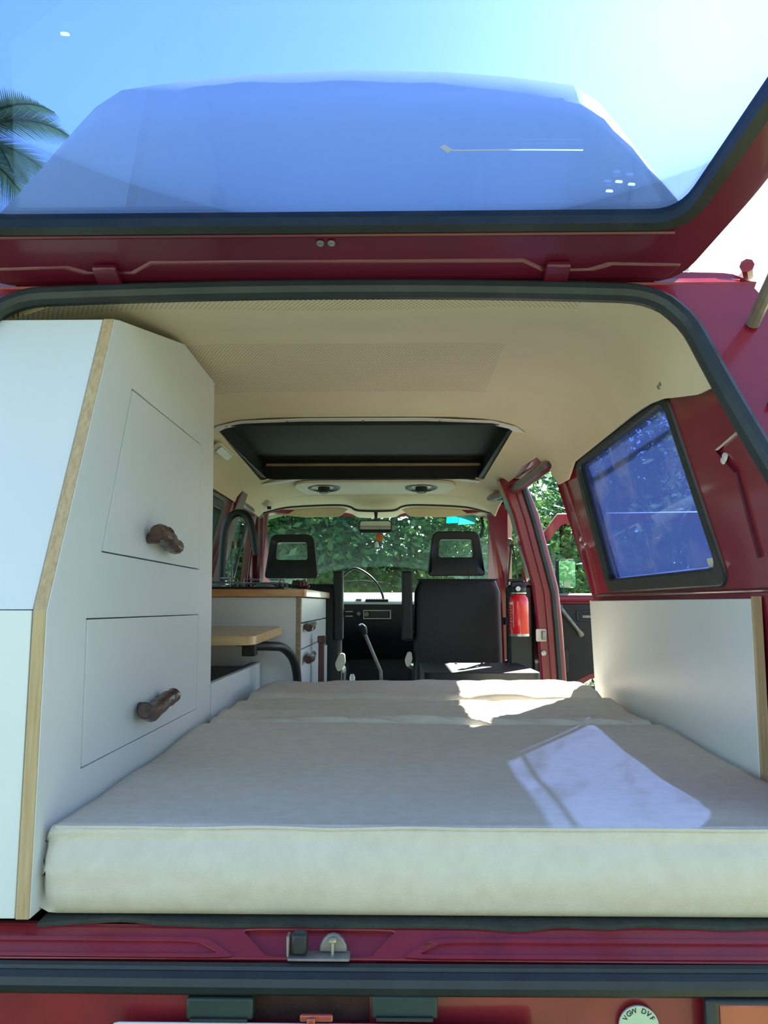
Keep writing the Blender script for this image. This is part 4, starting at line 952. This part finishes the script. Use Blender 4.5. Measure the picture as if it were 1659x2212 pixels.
g = G(); g.tube([P(812, 1118, 'y', yM + .02), P(811, 1150, 'y', yM + .02), P(814, 1172, 'y', yM + .02)], .0015, 6); g.obj('cord', 'orange', orn)
c2 = P(814, 1176, 'y', yM + .02); G().lathe([(0, -.016), (.011, -.015), (.009, .004), (.005, .015), (0, .016)], c2, n=12).obj('bell', 'white_plastic', orn)
# stickers high on the windscreen
for (a, b, m, lb) in (((965, 1113), (991, 1129), 'cyan_sticker', 'plain cyan sticker high on the windscreen'), ((991, 1114), (1026, 1131), 'cyan_sticker_b', 'paler cyan sticker next to the plain cyan one')):
    p, q = P(*a, 'y', 3.47), P(*b, 'y', 3.50)
    def on_ws(x, z):
        t = (z - 1.215) / .525; return V(ws(x, t)) + V((0, -.006, 0))
    p = P(*a, 'y', on_ws(p.x, p.z).y); q = P(*b, 'y', on_ws(q.x, q.z).y)
    tag(G().sheet([(p.x, q.z), (q.x, q.z), (q.x, p.z), (p.x, p.z)], [], on_ws, .001, 0).obj('windscreen_sticker', m), lb, 'sticker')
# interior lamp and coat hook on the headliner, left
c = P(478, 1019, 'x', -.52); il = thing('interior_lamp', c, 'rectangular interior lamp with cloudy lens on the left of the headliner', 'lamp')
c = V((-.525, c.y, ceil(-.56, c.y)[2])); tn = V((.62, 0, .5)).normalized()
def lm(u, v): return c + V((0, 1, 0)) * u + tn * v + V((.55, 0, -.8)).normalized() * .006
G().sheet(rpoly([(-.10, -.02), (.10, -.02), (.10, .02), (-.10, .02)], .008, 3), [], lm, .010, 0).obj('bezel', 'plastic_cream', il, bevel=.004)
G().sheet(rpoly([(-.09, -.014), (.09, -.014), (.09, .014), (-.09, .014)], .008, 3), [], lambda u, v: lm(u, v) + V((.004, 0, -.006)), .012, 0).obj('lens', 'lens_grey', il, bevel=.004)
c = P(577, 1092, 'y', 3.0); c = V((c.x, 3.0, ceil(c.x, 3.0)[2])); hk = thing('coat_hook', c, 'small grey clip on the headliner above the driver door', 'clip')
G().box(c + V((-.018, -.05, -.022)), c + V((.018, .05, .0))).obj('base', 'lens_grey', hk, bevel=.006)
G().box(c + V((-.004, .02, -.036)), c + V((.016, .045, -.02))).obj('catch', 'black_plastic', hk, bevel=.004)

# fire extinguisher strapped to the right pillar
EY = 2.18
c0, c1 = P(1122, 1372, 'y', EY), P(1120, 1283, 'y', EY); er = (P(1144, 1330, 'y', EY).x - P(1101, 1330, 'y', EY).x) / 2
fe = thing('fire_extinguisher', c0, 'red fire extinguisher with black valve mounted on the pillar by the sliding door', 'fire extinguisher')
ax = (c1 - c0); Hh = ax.length; ax.normalize()
G().lathe([(0, 0), (er * .9, 0), (er, .008), (er, Hh * .80), (er * .93, Hh * .90), (er * .7, Hh * .98), (er * .45, Hh * 1.0), (0, Hh)], c0, ax, 28).obj('cylinder', 'ext_red', fe)
G().lathe([(er * 1.005, -.004), (er * 1.005, .006), (er * .95, .007), (er * .95, -.004)], c0, ax, 28).obj('base_ring', 'steel', fe)
G().lathe([(0, Hh - .002), (er * .82, Hh), (er * .82, Hh + .006), (0, Hh + .007)], c0, ax, 20).obj('collar', 'steel', fe)
tpz = c0 + ax * (Hh + .005)
G().lathe([(0, 0), (er * .75, 0), (er * .8, .02), (er * .5, .032), (0, .034)], tpz, ax, 16).box(tpz + V((-.03, -.02, .02)), tpz + V((.03, .02, .045))).obj('valve', 'black_plastic', fe, bevel=.004)
G().box(tpz + V((-.045, -.012, .045)), tpz + V((.022, .012, .056))).obj('trigger', 'black_plastic', fe, bevel=.003)
G().lathe([(0, 0), (.010, 0), (.010, .004), (0, .005)], tpz + V((-.006, -er * .75, .016)), (0, -1, 0), 14).obj('gauge', 'white_plastic', fe)
def lbl(a0, a1, h0, h1, mat, name, d=.001):
    g = G(); rings = []
    for k in range(7):
        a = R(a0 + (a1 - a0) * k / 6); u = V((math.cos(a), math.sin(a), 0)) * (er + d)
        rings.append([c0 + u + ax * h0, c0 + u + ax * h1, c0 + u * .99 + ax * h1, c0 + u * .99 + ax * h0])
    return g.loft(rings).obj(name, mat, fe)
lbl(-160, -132, Hh * .74, Hh * .80, 'white_plastic', 'label')
for k in range(7): lbl(-160, -150 + (k % 3) * 7, Hh * (.68 - .07 * k), Hh * (.69 - .07 * k), 'white_plastic', 'label_line')
lbl(-132, -130, Hh * .2, Hh * .74, 'white_plastic', 'label_line')
G().box(c0 + V((-.05, er - .004, .04)), c0 + V((.05, er + .10, .07))).obj('bracket', 'black_plastic', fe)
# seat belts
def belt(sign, y, pts, label, px_top):
    s = thing('seat_belt', pts[0], label, 'seat belt')
    g = G(); L = []
    for p in pts: L.append([p + V((0, -.022, 0)), p + V((0, .022, 0)), p + V((sign * .002, .022, 0)), p + V((sign * .002, -.022, 0))])
    g.loft(L).obj('webbing', 'black_plastic', s)
    G().lathe([(0, 0), (.02, 0), (.02, .012), (.010, .018), (0, .018)], pts[0], (-sign, 0, 0), 14).obj('guide', 'steel_dull', s)
    G().box(pts[-1] + V((-.02, -.035, -.06)), pts[-1] + V((.02, .035, .02))).obj('reel', 'black_plastic', s, bevel=.006)
pr0 = P(1104, 1172, 'y', 2.44)
belt(1, 2.44, [pr0, P(1100, 1215, 'y', 2.44), P(1096, 1262, 'y', 2.44), V((P(1100, 1330, 'y', 2.44).x, 2.44, .95))], 'black seat belt hanging beside the right pillar', None)
belt(1, 2.52, [P(1106, 1174, 'y', 2.46), P(1112, 1215, 'y', 2.46), P(1122, 1265, 'y', 2.46)], 'second black belt strap slanting down to the extinguisher', None)
pl0 = P(502, 1176, 'y', 2.64)
belt(-1, 2.64, [pl0, P(501, 1210, 'y', 2.64), P(504, 1290, 'y', 2.64), V((P(505, 1290, 'y', 2.64).x, 2.64, 1.0))], 'black seat belt hanging beside the driver door window', None)
a = [P(1078, 1080, 'y', 2.46), P(1086, 1078, 'y', 2.42), P(1091, 1086, 'y', 2.42), P(1093, 1098, 'y', 2.44)]
tag(G().tube(arc(a, 4), .010, 8, flat=.5).obj('teal_strap', 'teal_strap'), 'short teal strap looped at the top of the right pillar', 'strap')
# grab handle on the far right windscreen pillar
a = [P(1040, 1120, 'y', 3.38), P(1043, 1140, 'y', 3.33), P(1038, 1160, 'y', 3.36)]
tag(G().tube(arc(a, 4), .010, 8).obj('grab_handle', 'rubber'), 'dark curved grab handle on the windscreen pillar above the passenger seat', 'handle')

# ================================================================= outside: trees, palm, shed, grass
def leaves(blobs, n, size, aspect=2.4):
    g_v, g_f = [], []
    vol = [b[1].x * b[1].y * b[1].z for b in blobs]; tot = sum(vol)
    for (c, r), vv in zip(blobs, vol):
        for _ in range(int(n * vv / tot)):
            d = V((random.gauss(0, 1), random.gauss(0, 1), random.gauss(0, 1))).normalized() * (random.random() ** .45)
            p = c + V((d.x * r.x, d.y * r.y, d.z * r.z))
            u = V((random.gauss(0, 1), random.gauss(0, 1), random.gauss(0, .7))).normalized(); v = u.cross(V((random.gauss(0, 1), random.gauss(0, 1), random.gauss(0, 1)))).normalized()
            s = size * random.uniform(.6, 1.3); o = len(g_v)
            g_v += [p, p + u * s * .5 + v * s / aspect * .5, p + u * s, p + u * s * .5 - v * s / aspect * .5]; g_f.append((o, o + 1, o + 2, o + 3))
    g = G(); g.v = g_v; g.f = g_f; return g
def leafobj(g, name, mat, par):
    me = bpy.data.meshes.new(name); off = par.location; me.from_pydata([tuple(p - off) for p in g.v], [], g.f); me.materials.append(M[mat])
    o = bpy.data.objects.new(name, me); COL.objects.link(o); o.parent = par; o['kind'] = 'stuff'; return o
def tree(name, x, y, h, r, n, size, mat, label, cat, group, trunk=.10, z0=.6, nb=9, sq=1.0):
    t = thing(name, (x, y, 0), label, cat, group)
    bl = []
    for k in range(nb):
        a = random.random() * 6.28; q = random.random() ** .5 * r * .7; zz = z0 + (h - z0) * random.uniform(.15, .85)
        bl.append((V((x + q * math.cos(a), y + q * math.sin(a), zz)), V((r * .6, r * .6, (h - z0) * .28)) * random.uniform(.7, 1.15)))
    leafobj(leaves(bl, n, size), 'foliage', mat, t)
    g = G().tube([V((x, y, 0)), V((x + .05, y, h * .35)), V((x - .04, y + .05, h * .7))], [trunk, trunk * .8, trunk * .35], 8)
    for c, rr in bl[:6]: g.tube([V((x, y, h * .3)), c], [trunk * .45, trunk * .15], 6)
    g.obj('trunk', 'trunk', t)
    return t
GS = 'shrubs ahead of the windscreen'
for i, (x, y, h, r, mt_) in enumerate([(-2.6, 9.0, 3.6, 1.5, 'leaf_dark'), (-1.2, 8.6, 3.3, 1.3, 'leaf_mid'), (.1, 9.0, 3.6, 1.4, 'leaf_dark'), (1.2, 8.5, 3.1, 1.3, 'leaf_mid'), (-3.9, 8.4, 3.6, 1.5, 'leaf_mid'),
                                        (-2.0, 11.2, 4.4, 1.9, 'leaf_dark'), (.6, 11.4, 4.4, 2.0, 'leaf_dark'), (2.6, 10.8, 3.9, 1.5, 'leaf_dark')]):
    lb = {'leaf_dark': 'dense dark green shrub in the hedge ahead of the windscreen', 'leaf_mid': 'brighter green narrow-leaved shrub in the hedge ahead of the windscreen'}[mt_]
    tree('hedge_shrub', x, y, h, r, 9000, .13, mt_, lb, 'shrub', GS + ', ' + mt_.replace('leaf_', ''), z0=.1)
tree('broadleaf_tree', 3.6, 9.5, 4.6, 1.5, 7000, .13, 'leaf_dark', 'loose-crowned tree with bright sky gaps seen above the open cab door', 'tree', None, z0=1.6, nb=12)
tree('light_tree', 4.9, 12.5, 3.5, 2.0, 9000, .14, 'leaf_light', 'pale green bushy tree seen through the open cab door window', 'tree', None, z0=.4)
tree('side_bush', 3.1, 6.3, 3.0, 1.0, 3500, .12, 'leaf_light', 'loose leafy bush behind the tinted side window', 'bush', None, z0=.3, nb=10)
tree('offscreen_bush', 4.6, -2.2, 2.1, 1.2, 4000, .10, 'leaf_light', 'rounded light green bush reflected in the door mirror', 'bush', None, z0=.1)
tree('side_shrub', -4.6, 7.8, 3.2, 1.5, 8000, .12, 'leaf_light', 'light green shrub seen through the driver door window', 'shrub', None, z0=.2)
tree('left_tree', -5.6, 6.0, 3.6, 1.6, 7000, .12, 'leaf_mid', 'green shrub seen past the left side window frame', 'shrub', None, z0=.2)

for x, y, h, r, mt_, lb in ((-6.5, -9.5, 3.6, 2.0, 'leaf_mid', 'tall green bush added out of view on the cabinet side'), (-2.4, -10.5, 4.0, 2.1, 'leaf_dark', 'broad dark bush added out of view behind the van, next to the tall green one'),
                            (2.2, -10.0, 3.6, 2.0, 'leaf_mid', 'dense green bush added out of view straight behind the number plate'), (6.4, -8.6, 3.8, 2.0, 'leaf_light', 'pale bush added out of view beyond the bush mirrored in the door mirror')):
    tree('offscreen_bush', x, y, h, r, 3500, .30, mt_, lb, 'bush', None, z0=.1)  # unseen bushes, added behind the camera to cut sky light on the rear
# windscreen wipers lying outside the glass
for a, b, lb in (((738, 1257), (826, 1259), 'thin windscreen wiper resting low on the glass behind the gooseneck cable'), ((846, 1287), (884, 1268), 'thin windscreen wiper slanting up beside the passenger armrest')):
    p, q = P(*a, 'y', 4.10), P(*b, 'y', 4.06); wp = thing('windscreen_wiper', p, lb, 'wiper')
    G().tube([V((p.x, 4.085, 1.212)), V((p.x, 4.085, 1.235)), p, p.lerp(q, .5) + V((0, .01, .012)), q], .005, 6).obj('arm', 'black_plastic', wp)
    G().tube([p.lerp(q, .25) + V((0, 0, -.008)), q + (q - p) * .2 + V((0, 0, -.008))], .006, 6).obj('blade', 'rubber', wp)
# palm at the left, its fronds show through the tailgate glass
pc = P(-95, 300, 'y', 7.0)
pa = thing('palm_tree', (pc.x, pc.y, 0), 'palm tree with drooping feathery fronds seen through the raised tailgate glass', 'palm tree')
G().tube(arc([V((pc.x - .1, pc.y, 0)), V((pc.x, pc.y, pc.z * .5)), V((pc.x, pc.y, pc.z))], 5), .17, 10).obj('trunk', 'trunk', pa)
for k in range(16):
    a = k * 2 * math.pi / 16 + .2; up0 = [.95, .5, .1][k % 3]; Ln = 1.35; dv = V((math.cos(a), math.sin(a), 0)); g = G(); sp = []
    for j in range(13):
        t = j / 12; sp.append(pc + dv * (Ln * t * (1 - .1 * t)) + V((0, 0, up0 * t * 1.1 - .9 * t * t)))
    g.tube(sp, [.022 * (1 - .8 * j / 12) for j in range(13)], 5)
    for j in range(44):
        t = .1 + .9 * j / 44; i_ = min(11, int(t * 12)); p = sp[i_].lerp(sp[i_ + 1], t * 12 - i_); tn_ = (sp[i_ + 1] - sp[i_]).normalized(); sd_ = tn_.cross(V((0, 0, 1))).normalized()
        ln = .48 * math.sin(math.pi * min(.95, t * .8 + .15))
        for s in (-1, 1):
            e = p + sd_ * s * ln * .75 + tn_ * ln * .5 + V((0, 0, -.16 * ln)); wv = tn_ * .018
            g.add([p - wv, p + wv, e], [(0, 1, 2)])
    g.obj('frond', 'leaf_palm', pa, smooth=0)
# white boarded shed far right
hsx = P(1165, 1200, 'y', 16.0).x
sh = thing('garden_shed', (hsx + 1.2, 16.8, 0), 'white boarded building beyond the trees, seen past the open cab door', 'building')
G().box((hsx - .6, 16.05, 0), (hsx + 3.0, 17.6, 2.55)).obj('wall', 'house_white', sh)
for k in range(13): G().prism([V((hsx - .62, 16.05, .1 + .19 * k)), V((hsx - .62, 16.00, .1 + .19 * k)), V((hsx - .62, 16.04, .27 + .19 * k)), V((hsx - .62, 16.05, .27 + .19 * k))], (3.64, 0, 0)).obj('board', 'house_white', sh)
G().prism([V((hsx - .8, 15.8, 2.5)), V((hsx - .8, 16.8, 3.1)), V((hsx - .8, 17.8, 2.5))], (4.0, 0, 0)).obj('roof', 'steel_dull', sh)
# grass blades beside the van
g = G(); vv, ff = [], []
for _ in range(26000):
    x, y = random.uniform(.95, 4.5), random.uniform(1.5, 9); a = random.random() * 6.28; h = random.uniform(.03, .10); o = len(vv)
    d = V((math.cos(a), math.sin(a), 0)); p = V((x, y, 0)); l = V((random.gauss(0, .03), random.gauss(0, .03), h))
    vv += [p - d * .006, p + d * .006, p + l]; ff.append((o, o + 1, o + 2))
me = bpy.data.meshes.new('grass'); me.from_pydata([tuple(p) for p in vv], [], ff); me.materials.append(M['grass_blade'])
o = bpy.data.objects.new('grass', me); COL.objects.link(o); tag(o, 'short green grass beside the van under the open door', 'grass', kind='stuff')
